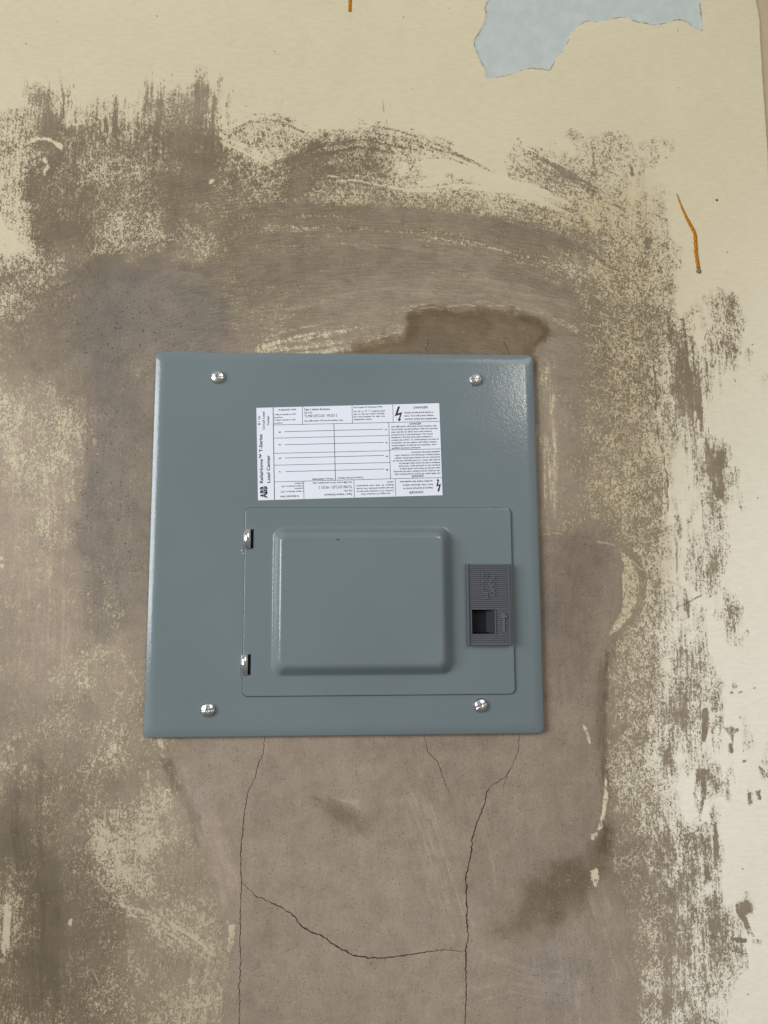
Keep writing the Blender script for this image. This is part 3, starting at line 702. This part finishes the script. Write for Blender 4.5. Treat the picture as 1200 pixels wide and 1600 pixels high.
# ---- orange resin runs and the rust spot
s = NT('orange_resin'); co = s.obj(); nn = s.noise(co, 900, 3, 0.7)
s.set(Base_Color=s.mix(s.ramp(nn, 0.42, 0.62), srgb(198, 130, 4), srgb(112, 68, 6)), Roughness=0.6, Specular_IOR_Level=0.2, Normal=s.bump(nn, 0.0002, 0.8)); M_OR = s.m
s = NT('grey_blob'); s.set(Base_Color=srgb(120, 112, 102), Roughness=0.8, Normal=s.bump(s.noise(s.obj(), 700, 2), 0.0004)); M_GB = s.m
s = NT('rust'); s.set(Base_Color=srgb(92, 52, 18), Roughness=0.8); M_RUST = s.m


def run(pts, name, label):
    V, F = [], []
    P = []
    for (x0, y0, a), (x1, y1, b) in zip(pts[:-1], pts[1:]):
        n = max(1, int(math.hypot(x1 - x0, y1 - y0) / 3))
        for i in range(n):
            t = i / n; P.append((x0 + (x1 - x0) * t, y0 + (y1 - y0) * t, a + (b - a) * t))
    P.append(pts[-1]); r = random.Random(5); N = len(P)
    for i, (x, y, wd) in enumerate(P):
        a, b = P[max(0, i - 1)], P[min(N - 1, i + 1)]; dx, dy = b[0] - a[0], b[1] - a[1]; l = math.hypot(dx, dy) or 1
        wl, wr = wd / 2 * r.uniform(0.88, 1.1), wd / 2 * r.uniform(0.88, 1.1)
        for k in range(5):
            t = -1 + k * 0.5; ww = wl if t < 0 else wr
            v = W(x - dy / l * ww * t, y + dx / l * ww * t, 0)
            v.y = 0.0006 - 0.0016 * math.sqrt(max(0, 1 - t * t)) - 0.0002
            V.append(v)
    for i in range(N - 1):
        for k in range(4): F.append((5 * i + k, 5 * i + k + 1, 5 * i + k + 6, 5 * i + k + 5))
    F += [tuple(range(5)), tuple(range(5 * (N - 1), 5 * N))]
    o = fix_normals(mesh_obj(name, V, F, M_OR, wall)); o['label'] = label
    return o


run([(547, -60, 8), (547, 0, 8), (546.5, 19, 7.5)], 'resin_run', 'orange run at the top edge, ending bluntly')
rs_ = run([(1057, 303, 1.2), (1063, 320, 4), (1071, 338, 6), (1082, 358, 7.5), (1086, 368, 8.5), (1087, 392, 8.5), (1091, 420, 8.5)], 'resin_run', 'bent orange run tapering to a point at its top, right side')


def blob(px, py, r, mat, name, label, hgt=0.5):
    V, F = [], []
    c = W(px, py, 0); rm = r * 0.000565; n = 14
    for j in range(5):
        a = j / 4 * math.pi / 2
        for i in range(n):
            t = 2 * math.pi * i / n; q = rm * math.cos(a) * (1 + 0.12 * math.sin(3 * t + px)) + 1e-6
            V.append((c.x + q * math.cos(t), 0.0005 - rm * hgt * math.sin(a) - 0.0005, c.z + q * math.sin(t)))
    for j in range(4):
        for i in range(n): F.append((j * n + i, j * n + (i + 1) % n, (j + 1) * n + (i + 1) % n, (j + 1) * n + i))
    F.append(tuple(range(4 * n, 5 * n)))
    o = fix_normals(mesh_obj(name, V, F, mat, wall)); o['label'] = label


blob(1091.5, 424, 4.8, M_GB, 'plaster_blob', 'small grey blob under the bent orange run', 0.6)
blob(1120, 313, 2.6, M_RUST, 'rust_spot', 'small brown rust spot on the cream paint', 0.5)

# ------------------------------------------------------------------ the panel
panel = bpy.data.objects.new('electrical_panel', None); COL.objects.link(panel)
panel.empty_display_size = 0.05
panel['label'] = 'grey metal circuit breaker panel with hinged door, screwed flat to the worn wall'
panel['category'] = 'electrical panel'

s = NT('grey_enamel'); co = s.obj()
peel = s.noise(co, 400, 2.0, 0.5); peel2 = s.noise(co, 900, 1.0, 0.5); wv = s.noise(co, 9, 2, 0.5)
tint = s.mix(s.ramp(wv, 0.35, 0.65), srgb(111, 122, 125), srgb(114, 125, 128))
dust = s.vor(co, 160); dm = s.math('LESS_THAN', dust.outputs['Distance'], s.math('MULTIPLY', s.ramp(dust.outputs['Color'], 0.7, 0.97), 0.05))
tint = s.mix(s.math('MULTIPLY', dm, 0.25), tint, srgb(170, 172, 170))
hh = s.math('ADD', s.math('MULTIPLY', peel, 0.8), s.math('MULTIPLY', peel2, 0.12))
s.set(Base_Color=tint, Roughness=s.ramp(s.noise(co, 26, 4, 0.6), 0.3, 0.7, 0.145, 0.19), Normal=s.bump(hh, 0.00014, 0.65))
s.b.inputs['Specular IOR Level'].default_value = 0.44
M_ENAMEL = s.m
s = NT('chrome'); s.set(Base_Color=(0.78, 0.79, 0.80, 1), Metallic=1.0, Roughness=0.12); M_CHROME = s.m
s = NT('zinc_screw'); co = s.obj(); s.set(Base_Color=(0.72, 0.72, 0.70, 1), Metallic=1.0, Roughness=s.ramp(s.noise(co, 800, 3), 0.3, 0.7, 0.16, 0.34), Normal=s.bump(s.noise(co, 1500, 2), 0.0001, 0.6)); M_ZINC = s.m
s = NT('gap_reflection_black'); s.set(Base_Color=(0.006, 0.007, 0.008, 1), Roughness=0.9, Specular_IOR_Level=0.1); M_BLACK = s.m  # door gap, and the dark reflection painted beside the hinges
s = NT('grey_plastic'); co = s.obj(); s.set(Base_Color=s.mix(s.noise(co, 60, 3), srgb(86, 88, 96), srgb(96, 97, 104)), Roughness=0.42, Normal=s.bump(s.noise(co, 2500, 2), 0.00008, 0.5)); M_PLAST = s.m
s = NT('label_paper'); co = s.obj(); s.set(Base_Color=s.mix(s.noise(co, 30, 3), srgb(226, 229, 240), srgb(233, 236, 246)), Roughness=0.38); M_PAPER = s.m
s = NT('black_ink'); s.set(Base_Color=(0.012, 0.012, 0.016, 1), Roughness=0.45); M_INK = s.m
s = NT('grey_ink'); s.set(Base_Color=(0.05, 0.05, 0.06, 1), Roughness=0.5); M_INK2 = s.m

FRONT = 0.0065          # cover front face off the wall
tl = W(245, 552); br = W(849, 1145)
RC = 0.0054
X0, X1 = -0.170, 0.170; Z1, Z0 = 0.1676, -0.1676


def bevelled(x0, x1, z0, z1, steps, r0):
    """steps: (inset, y, radius)"""
    return [rring(x0 + i, x1 - i, z0 + i, z1 - i, max(0.0006, rr_), -y, 9) for i, y, rr_ in steps]


st = [(0.0016, 0.0006, 0.0030), (0.0002, 0.0016, RC), (0.0, 0.0024, RC), (0.00008, 0.0036, RC), (0.0003, 0.00455, RC), (0.0008, 0.00495, RC)]
for t in (0.10, 0.2, 0.3, 0.4, 0.5, 0.6, 0.7, 0.8, 0.9, 1.0):      # shallow rolled edge, easing into the flat face
    st.append((0.0008 + 0.0086 * t, 0.00495 + (FRONT - 0.00495) * (1 - (1 - t) ** 1.9), RC - 0.0010 * t))
st += [(0.0104, FRONT, 0.0043), (0.030, FRONT, 0.002)]
V, F = loft(bevelled(X0, X1, Z0, Z1, st, 0))
cover = fix_normals(mesh_obj('cover', V, F, M_ENAMEL, panel))

# ---- door with its raised dome
DF = 0.0082
a = W(384, 793, DF); b = W(806, 1085, DF)
dx0, dx1 = W(381, 940, DF).x, W(801.6, 940, DF).x
dz1, dz0 = W(590, 793.6, DF).z, W(590, 1086.4, DF).z
ex0, ex1 = W(425.5, 940, DF).x, W(706.5, 940, DF).x
ez1, ez0 = W(565, 824, DF).z, W(565, 1056, DF).z
TOP = DF + 0.0094
ix0, ix1 = W(440.0, 940, TOP).x, W(690, 940, TOP).x
iz1, iz0 = W(565, 840, TOP).z, W(565, 1037, TOP).z
rings = []
for i, y, rr_ in ((0.0004, FRONT - 0.0002, 0.0044), (0.0, FRONT + 0.0004, 0.0046), (0.0, DF - 0.0004, 0.0046), (0.0002, DF - 0.0001, 0.0045), (0.0006, DF, 0.0042), (0.0012, DF, 0.004), (0.006, DF, 0.004)):
    rings.append(rring(dx0 + i, dx1 - i, dz0 + i, dz1 - i, rr_, -y, 9))


def dome(t, y, r_):
    return rring(ex0 + (ix0 - ex0) * t, ex1 + (ix1 - ex1) * t, ez0 + (iz0 - ez0) * t, ez1 + (iz1 - ez1) * t, r_, -y, 9)


H = TOP - DF
rings.append(dome(-0.30, DF, 0.0092)); rings.append(dome(-0.04, DF, 0.0088))
for t, hfr in ((0.03, 0.015), (0.10, 0.07), (0.18, 0.17), (0.30, 0.34), (0.42, 0.52), (0.54, 0.69), (0.66, 0.83), (0.76, 0.915), (0.86, 0.965), (0.95, 0.992), (1.03, 1.0)):
    rings.append(dome(t, DF + H * hfr, 0.0088 - 0.0036 * t))
rings.append(dome(1.12, TOP, 0.0045)); rings.append(dome(2.2, TOP, 0.003))
V, F = loft(rings)
door = fix_normals(mesh_obj('door', V, F, M_ENAMEL, panel))
gp = rring(dx0 - 0.00042, dx1 + 0.00042, dz0 - 0.00042, dz1 + 0.00042, 0.0049, -(FRONT + 0.00005), 9)
gi = rring(dx0 + 0.001, dx1 - 0.001, dz0 + 0.001, dz1 - 0.001, 0.004, -(FRONT + 0.00005), 9)
V, F = loft([gp, gi], False); mesh_obj('door_gap', V, F, M_BLACK, panel, False)
# paint chip on the dome and beside the upper hinge
s = NT('chip'); s.set(Base_Color=srgb(60, 66, 70), Roughness=0.7); M_CHIP = s.m
mb = MB()
for px, py, sx, sy in ((528, 843, 2.6, 1.3), ):
    c = W(px, py, TOP + 0.00006); k = 0.00055
    mb.quad([(c.x + sx * k * math.cos(t) * (1 + 0.3 * math.sin(5 * t)), c.y, c.z + sy * k * math.sin(t) + 0.0002 * math.cos(t)) for t in [i * math.pi / 5 for i in range(10)]])
mb.build('paint_chip', M_CHIP, door)

s = NT('bare_metal'); s.set(Base_Color=srgb(205, 208, 208), Roughness=0.5); M_BARE = s.m
for px, py, sx, sy in ((377.5, 860, 1.1, 1.0), (379.5, 864.5, 1.2, 0.8)):
    mb = MB(); c = W(px, py, FRONT + 0.00005); k = 0.00055
    mb.quad([(c.x + sx * k * math.cos(t), c.y, c.z + sy * k * math.sin(t)) for t in [i * math.pi / 4 for i in range(8)]])
    mb.build('paint_nick', M_BARE, cover)

# ---- hinges: bright rolled barrel beside a black box that paints in its dark reflection
for i, (xa, xb, ya, yb) in enumerate(((380.5, 395.5, 827, 857.0), (376.2, 391.0, 1022.3, 1054.5))):
    p0, p1 = W(xa, ya, DF), W(xb, yb, DF)
    R_ = (p1.x - p0.x) * 0.41; zt, zb = p0.z, p1.z
    V, F = [], []; n = 20
    for j, (z, rf) in enumerate(((zt - 0.0001, 0.86), (zt - 0.0004, 1.0), (zb + 0.0004, 1.0), (zb + 0.0001, 0.86))):
        for k in range(n):
            t = math.pi * k / (n - 1)
            V.append((p0.x + R_ + R_ * rf * math.cos(t), -(DF - 0.0012) - (R_ + 0.0004) * rf * math.sin(t), z))
    for j in range(3):
        for k in range(n - 1): F.append((j * n + k, j * n + k + 1, (j + 1) * n + k + 1, (j + 1) * n + k))
    F += [tuple(range(n)), tuple(range(3 * n, 4 * n))]
    hg = fix_normals(mesh_obj('hinge', V, F, M_CHROME, panel))
    hg['label'] = 'upper hinge' if i == 0 else 'lower hinge'
    mb = MB(); mb.box(p0.x + R_ * 1.25, p1.x + 0.0002, -DF + 0.0006, -DF - 0.00012, zb, zt); mb.build('hinge_dark_reflection', M_BLACK, hg)

# ---- screws
def screw(cx, cz, rot, lab):
    R_ = 0.0057; n, k = 72, 22; V, F = [], []
    ca, sa = math.cos(rot), math.sin(rot)
    prof = [(R_ + 0.0003, 0.0), (R_ + 0.0003, 0.0003), (R_ * 0.93, 0.0005), (R_ * 0.93, 0.0013), (R_ * 0.925, 0.0020), (R_ * 0.90, 0.0024)]
    for r, h in prof:
        for i in range(n):
            t = 2 * math.pi * i / n; V.append((cx + r * math.cos(t), -FRONT - h, cz + r * math.sin(t)))
    for j in range(1, k + 1):
        r = R_ * 0.90 * (1 - j / (k + 0.5))
        for i in range(n):
            t = 2 * math.pi * i / n; x, z = r * math.cos(t), r * math.sin(t)
            u, v_ = x * ca + z * sa, -x * sa + z * ca
            h = 0.0024 + 0.0013 * (1 - (r / (R_ * 0.90)) ** 2)
            if abs(v_) < 0.00055 : h -= 0.0009
            au, av = abs(u), abs(v_)
            if (au < 0.00065 and av < 0.0021) or (au + av < 0.0019): h -= 0.0012
            V.append((cx + x, -FRONT - h, cz + z))
    m_ = len(prof) + k
    for j in range(m_ - 1):
        for i in range(n): F.append((j * n + i, j * n + (i + 1) % n, (j + 1) * n + (i + 1) % n, (j + 1) * n + i))
    F.append(tuple(range((m_ - 1) * n, m_ * n)))
    o = fix_normals(mesh_obj('screw', V, F, M_ZINC, panel)); o['label'] = lab


for px, py, rt, lab in ((340.0, 588.5, -0.12, 'upper left cover screw'), (743, 592.5, 0.10, 'upper right cover screw'), (751.5, 1102.5, 0.45, 'lower right cover screw'), (324.5, 1109.5, 0.05, 'lower left cover screw')):
    c = W(px, py, FRONT + 0.002); screw(c.x, c.z, rt, lab)

# ---- slide latch
LT = DF + 0.0062
lx0, lx1 = W(730.2, 945, LT).x, W(797.2, 945, LT).x
lz1, lz0 = W(763, 881, LT).z, W(763, 1008, LT).z
hx0, hx1 = W(737.5, 970, LT).x, W(773.5, 970, LT).x
hz1, hz0 = W(755, 952.5, LT).z, W(755, 990.5, LT).z
mb = MB(); BASE = LT - 0.0011


def ridged(mb, xa, xb, za, zb, pitch=0.00178):
    z = zb
    while z - pitch * 0.5 > za:
        mb.box(xa, xb, -BASE + 0.0001, -LT, z - pitch * 0.5, z, 0.00012); z -= pitch


rim = 0.0016
for x0, x1, z0, z1 in ((lx0, hx0, lz0, lz1), (hx1, lx1, lz0, lz1), (hx0, hx1, hz1, lz1), (hx0, hx1, lz0, hz0)):
    mb.box(x0, x1, -(DF - 0.001), -BASE, z0, z1)
# smooth border strips
mb.box(lx0 + 0.0003, lx0 + rim, -BASE + 0.0001, -LT, lz0, lz1, 0.0002); mb.box(lx1 - rim, lx1 - 0.0003, -BASE + 0.0001, -LT, lz0, lz1, 0.0002)
for x0, x1, z0, z1 in ((lx0 - 0.0009, lx0 + 0.001, lz0 - 0.0006, lz1 + 0.0004), (lx1 - 0.001, lx1 + 0.0005, lz0 - 0.0006, lz1 + 0.0004), (lx0, lx1, lz0 - 0.0006, lz0 + 0.001), (lx0, lx1, lz1 - 0.001, lz1 + 0.0004)):
    mb.box(x0, x1, -DF + 0.001, -DF - 0.0022, z0, z1, 0.0003)
g = 0.0005
ax0, ax1 = W(779, 970, LT).x, W(793, 970, LT).x          # clear zone round the arrow
az1, az0 = W(786, 955, LT).z, W(786, 989, LT).z
ridged(mb, lx0 + rim + g, lx1 - rim - g, hz1 + 0.0012, lz1 - 0.0008)
ridged(mb, lx0 + rim + g, lx1 - rim - g, lz0 + 0.0008, hz0 - 0.0010)
ridged(mb, hx1 + 0.0010, lx1 - rim - g, hz0 - 0.0010, hz1 + 0.0008)
ridged(mb, lx0 + rim + g, hx0 - 0.0010, hz0 - 0.0010, hz1 + 0.0008)
# lip round the thumb opening
for x0, x1, z0, z1 in ((hx0 - 0.0008, hx0, hz0, hz1), (hx1, hx1 + 0.0008, hz0, hz1), (hx0 - 0.0008, hx1 + 0.0008, hz1, hz1 + 0.0008), (hx0 - 0.0008, hx1 + 0.0008, hz0 - 0.0008, hz0)):
    mb.box(x0, x1, -BASE + 0.0001, -LT - 0.0002, z0, z1, 0.0001)
latch = mb.build('latch', M_PLAST, panel); latch['label'] = 'ribbed dark grey slide latch with thumb opening and arrow'
# thumb opening: sloping right wall, floor, blackened to paint in the pit's shade
s = NT('shaded_recess_plastic'); s.set(Base_Color=srgb(15, 18, 27), Roughness=0.6, Specular_IOR_Level=0.25); M_REC = s.m
mb = MB(); fl = DF + 0.00015
fx1 = hx1 - (hx1 - hx0) * 0.34
mb.quad([(hx0, -fl, hz0 + .0016), (fx1, -fl, hz0 + .0016), (fx1, -fl, hz1 - .0012), (hx0, -fl, hz1 - .0012)])
mb.quad([(fx1, -fl, hz0 + .0016), (hx1, -BASE, hz0), (hx1, -BASE, hz1), (fx1, -fl, hz1 - .0012)])
mb.quad([(hx0, -fl, hz0 + .0016), (hx0, -BASE, hz0), (hx1, -BASE, hz0), (fx1, -fl, hz0 + .0016)])
mb.quad([(hx0, -fl, hz1 - .0012), (fx1, -fl, hz1 - .0012), (hx1, -BASE, hz1), (hx0, -BASE, hz1)])
mb.build('thumb_recess', M_REC, latch)
# raised arrow
cx = W(787, 970, LT).x; t1, t0 = W(787, 957, LT).z, W(787, 987, LT).z
mb = MB(); y1, y0 = -LT - 0.0004, -BASE; hw, sw = 0.0031, 0.0010
out = [(cx - sw, t0), (cx + sw, t0), (cx + sw, t1 - 0.0042), (cx + hw, t1 - 0.0048), (cx + hw, t1 - 0.0030), (cx, t1), (cx - hw, t1 - 0.0030), (cx - hw, t1 - 0.0048), (cx - sw, t1 - 0.0042)]
n = len(out); mb.quad([(x, y1, z) for x, z in out])
for i in range(n):
    (xa, za), (xb, zb) = out[i], out[(i + 1) % n]; mb.quad([(xa, y0, za), (xb, y0, zb), (xb, y1, zb), (xa, y1, za)])
fix_normals(mb.build('arrow_mark', M_PLAST, latch))


# ---- writing
def text_mesh(body, bold=0.0):
    cu = bpy.data.curves.new('t', 'FONT'); cu.body = body; cu.size = 1.0; cu.offset = bold; cu.resolution_u = 3
    ob = bpy.data.objects.new('t', cu); COL.objects.link(ob)
    dg = bpy.context.evaluated_depsgraph_get()
    me = bpy.data.meshes.new_from_object(ob.evaluated_get(dg))
    vs = [v.co.copy() for v in me.vertices]; fs = [tuple(p.vertices) for p in me.polygons]
    bpy.data.objects.remove(ob); bpy.data.curves.remove(cu); bpy.data.meshes.remove(me)
    return vs, fs


_cap = max(v.y for v in text_mesh('H')[0])
LD = FRONT + 0.00022     # front of the label
LANG = math.atan2(0.0050, 0.1624)


def put(mb, body, px, py, length, h, rot=0, bold=0.018, d=None, ang=LANG):
    """set a line of writing: start of its baseline at photo pixel (px, py), length and cap height in photo pixels"""
    vs, fs = text_mesh(body, bold)
    x0 = min(v.x for v in vs); x1 = max(v.x for v in vs)
    k = 0.000562; sx = length * k / (x1 - x0); sy = h * k / _cap
    o = W(px, py, LD if d is None else d); a = ang + math.radians(rot); n = len(mb.v)
    for v in vs:
        u, w_ = (v.x - x0) * sx, v.y * sy
        mb.v.append(Vector((o.x + u * math.cos(a) - w_ * math.sin(a), o.y - 0.00006, o.z + u * math.sin(a) + w_ * math.cos(a))))
    mb.f += [tuple(n + i for i in f) for f in fs]


LB = []
for px, py in ((400.6, 637.3), (686.3, 630.0), (691.6, 773.8), (403.2, 781.8)): LB.append(W(px, py, LD))
mb = MB(); n = 4
mb.quad(LB[::-1]); bk = [Vector((p.x, -FRONT + 0.0001, p.z)) for p in LB]
for i in range(4): mb.quad([LB[i], LB[(i + 1) % 4], bk[(i + 1) % 4], bk[i]])
label = fix_normals(mb.build('information_label', M_PAPER, panel)); label['label'] = 'white printed circuit directory and danger label'

mb = MB()   # ruled lines


def rule(pts, wpx):
    for (xa, ya), (xb, yb) in zip(pts[:-1], pts[1:]):
        a, b = W(xa, ya, LD), W(xb, yb, LD); t = (b - a).normalized(); nrm = Vector((-t.z, 0, t.x)) * wpx * 0.000562 / 2
        off = Vector((0, -0.00005, 0))
        mb.quad([a - nrm + off, b - nrm + off, b + nrm + off, a + nrm + off])


rule([(426.7, 637.0), (428.9, 780.8)], 1.1)
rule([(427, 664), (607.3, 660.2), (687.2, 658.2)], 0.75)
for q in ([(472.4, 635.6), (472.8, 663)], [(550, 633.8), (550.7, 661.3)], [(613.6, 632.2), (614.4, 660)]): rule(q, 0.7)
rule([(521.7, 662.2), (524.2, 750.4)], 0.9); rule([(607.4, 660.4), (610.2, 748)], 0.8)
for q in ([(428, 684.6), (607.7, 680.4)], [(428.4, 708.4), (608.5, 704.2)], [(428.6, 726.9), (609.2, 722.7)], [(428.8, 753), (610.3, 748.1), (690.6, 746.2)], [(609, 703.1), (688.9, 701.3)]): rule(q, 0.75)
for q in ([(444.7, 674.5), (598.8, 670.6)], [(444.9, 694.9), (599.6, 691.2)], [(445.3, 715.7), (600, 711.6)], [(446, 736.8), (600.7, 732.8)]): rule(q, 0.8)
for q in ([(474.3, 752), (475, 779.2)], [(553, 749.9), (553.8, 777.2)], [(617.4, 748.4), (618.4, 775.4)]): rule(q, 0.7)
mb.build('ruled_lines', M_INK2, label)

mb = MB()
put(mb, 'ABB', 417.2, 778.0, 18.5, 9.8, 90, 0.055)
mb.build('logo_lettering', M_INK, label)
# the fine white cuts through the logo
mb = MB()
for q in ((412.4, 778.6, 411.9, 758.8, 0.5), (407.0, 765.0, 418, 765.0, 0.4)):
    a, b = W(q[0], q[1], LD + 0.00012), W(q[2], q[3], LD + 0.00012); t = (b - a).normalized(); nr = Vector((-t.z, 0, t.x)) * q[4] * 0.00028
    mb.quad([a - nr, b - nr, b + nr, a + nr])
mb.build('logo_cuts', M_PAPER, label)

mb = MB()
put(mb, 'ReliaHome\u2122 T-Series', 411.0, 754.8, 77.5, 4.9, 90, 0.022)
put(mb, 'Load Center', 422.2, 754.4, 44.0, 4.9, 90, 0.022)
put(mb, '8 / 16', 406.6, 664.0, 14, 3.4, 90); put(mb, 'Circuit Load', 413.7, 671.2, 28.5, 3.4, 90); put(mb, 'Center', 420.6, 664.5, 15.5, 3.4, 90)
put(mb, 'IF BREAKER TRIPS', 435.3, 641.7, 27.7, 2.3)
put(mb, '1. Move Handle to OFF', 428.6, 648.9, 34, 2.1); put(mb, 'position', 428.6, 653.2, 13, 2.1)
put(mb, '2. Move Handle to ON', 428.6, 657.4, 33, 2.1); put(mb, 'position', 428.6, 661.9, 13, 2.1)
put(mb, 'Type 1 Indoor Enclosure', 475, 641.4, 41, 3.0); put(mb, 'Cat. No.', 475, 646.0, 13, 2.5)
put(mb, 'TLM812FCUD  MOD 2', 475.4, 652.2, 52, 4.2, 0, 0.0); put(mb, 'Use ABB and/or GE circuit breakers only.', 475.4, 658.8, 61.5, 2.3)
put(mb, 'Use Copper Or Aluminum Wire', 552.3, 637.6, 46, 2.3)
for i, (t, l) in enumerate((('Use  60  or  75  \u00b0C  ampacity-rated', 49.3), ('wire  on  line  and  neutral  terminals.', 49.3), ('See  Circuit  Breakers  for  their  wire', 49.3), ('temperature ratings.', 29))):
    put(mb, t, 552.5, 644.0 + 4.15 * i, l, 2.3)
put(mb, 'DANGER', 646.3, 638.4, 23, 3.5, 0, 0.016)
put(mb, 'Hazard of electrical shock or', 632, 646.0, 46.5, 2.6); put(mb, 'burn. Turn off power before', 632, 651.0, 46.5, 2.6); put(mb, 'working inside this equipment.', 632, 656.0, 52, 2.6)
LN = ['Use ABB and/or GE branch circuit breakers only.', 'Use of other circuit breakers voids the warranty,', 'may void the UL listing and could result in', 'property loss or personal injury. The circuit',
      'breakers in this box have been selected to', 'protect the wiring. To avoid damage and loss of', 'protection, do not replace with higher ampere', 'rated breakers. If changes are necessary, call a', 'qualified electrical contractor.']
LL = [72.5, 74, 64, 65.5, 65, 74.5, 71.5, 71, 46]
put(mb, 'DANGER', 640, 663.6, 18.7, 3.0)
for i, (t, l) in enumerate(zip(LN, LL)): put(mb, t, 611.3 + 0.12 * i, 667.9 + 4.18 * i, l, 2.35)
put(mb, 'DANGER', 661.4, 742.3, 18.7, 3.0, 180)
for i, (t, l) in enumerate(zip(LN, LL)): put(mb, t, 688.0 - 0.12 * i, 738.4 - 4.2 * i, l, 2.35, 180)
put(mb, 'DANGER', 661.0, 767.2, 22.3, 3.5, 180, 0.016)
put(mb, 'Hazard of electrical shock or', 676.2, 761.0, 47, 2.6, 180); put(mb, 'burn. Turn off power before', 676.2, 755.8, 47, 2.6, 180); put(mb, 'working inside this equipment.', 676.0, 750.4, 52, 2.6, 180)
put(mb, 'Use Copper Or Aluminum Wire', 610, 769.9, 46, 2.3, 180)
for i, (t, l) in enumerate((('Use 60 or 75 \u00b0C ampacity-rated wire on', 58), ('line and neutral terminals. See Circuit', 58), ('Breakers  for  their  wire  temperature', 58), ('ratings.', 10.5))):
    put(mb, t, 615 - 0.1 * i, 765.4 - 4.4 * i, l, 2.3, 180)
put(mb, 'Type 1 Indoor Enclosure', 550.6, 770.7, 43.7, 3.0, 180); put(mb, 'Cat. No.', 550.5, 765.4, 13.5, 2.6, 180)
put(mb, 'TLM812FCUD  MOD 2', 550.3, 758.2, 52.3, 4.2, 180, 0.0); put(mb, 'Use ABB and/or GE circuit breakers only.', 549.8, 752.3, 61.5, 2.3, 180)
put(mb, 'IF BREAKER TRIPS', 466.7, 773.8, 28.7, 2.3, 180)
put(mb, '1. Move Handle to OFF', 473.5, 766.5, 34.5, 2.1, 180); put(mb, 'position', 473.5, 762.2, 13, 2.1, 180)
put(mb, '2. Move Handle to ON', 473.4, 758.2, 33.5, 2.1, 180); put(mb, 'position', 473.4, 754.2, 13, 2.1, 180)
put(mb, 'Country of Origin: Mexico', 567.5, 745.0, 40, 2.4, 180); put(mb, 'Wiring: (30007000)', 521.3, 746.8, 33.5, 2.4, 180)
for t, x, y in (('1', 438.6, 676.0), ('3', 438.8, 696.2), ('5', 439.2, 717.4), ('7', 439.4, 738.4), ('2', 604.6, 672.6), ('4', 605.4, 693.0), ('6', 606, 714.2), ('8', 606.6, 735.2)):
    put(mb, t, x, y, 2.6 if t != '1' else 1.6, 3.2, 90)
mb.build('printed_text', M_INK, label)

for pts in ([(614, 113), (638, 113), (610, 196), (663, 178), (637, 260), (653, 258), (627, 291), (606, 255), (622, 260), (638, 208), (575, 228)],
            [(1075, 1110), (1097, 1110), (1117, 1018), (1085, 1032), (1092, 985), (1100, 985), (1080, 958), (1065, 985), (1078, 985), (1062, 1052), (1095, 1040)]):
    vs = [W(540 + x / 7.5, 620 + y / 7.5, LD + 0.00007) for x, y in pts]
    tris = tessellate_polygon([[Vector((v.x, v.z, 0)) for v in vs]])
    me = bpy.data.meshes.new('lightning_symbol'); me.from_pydata([tuple(v) for v in vs], [], [tuple(t) for t in tris]); me.materials.append(M_INK)
    o = bpy.data.objects.new('lightning_symbol', me); COL.objects.link(o); o.parent = label

# raised letters on the latch, set sideways
mb = MB()
for t, px, py, l in (('LIFT TO', 762.5, 936, 40), ('OPEN', 773.5, 932, 30)): put(mb, t, px, py, l, 8.2, 90, 0.02, LT + 0.0002, 0.0)
n0 = len(mb.v)
lt = mb.build('raised_lettering', M_PLAST, latch)
bm = bmesh.new(); bm.from_mesh(lt.data); r = bmesh.ops.extrude_face_region(bm, geom=bm.faces[:])
for v in r['geom']:
    if isinstance(v, bmesh.types.BMVert): v.co.y += 0.0010
bmesh.ops.recalc_face_normals(bm, faces=bm.faces); bm.to_mesh(lt.data); bm.free()
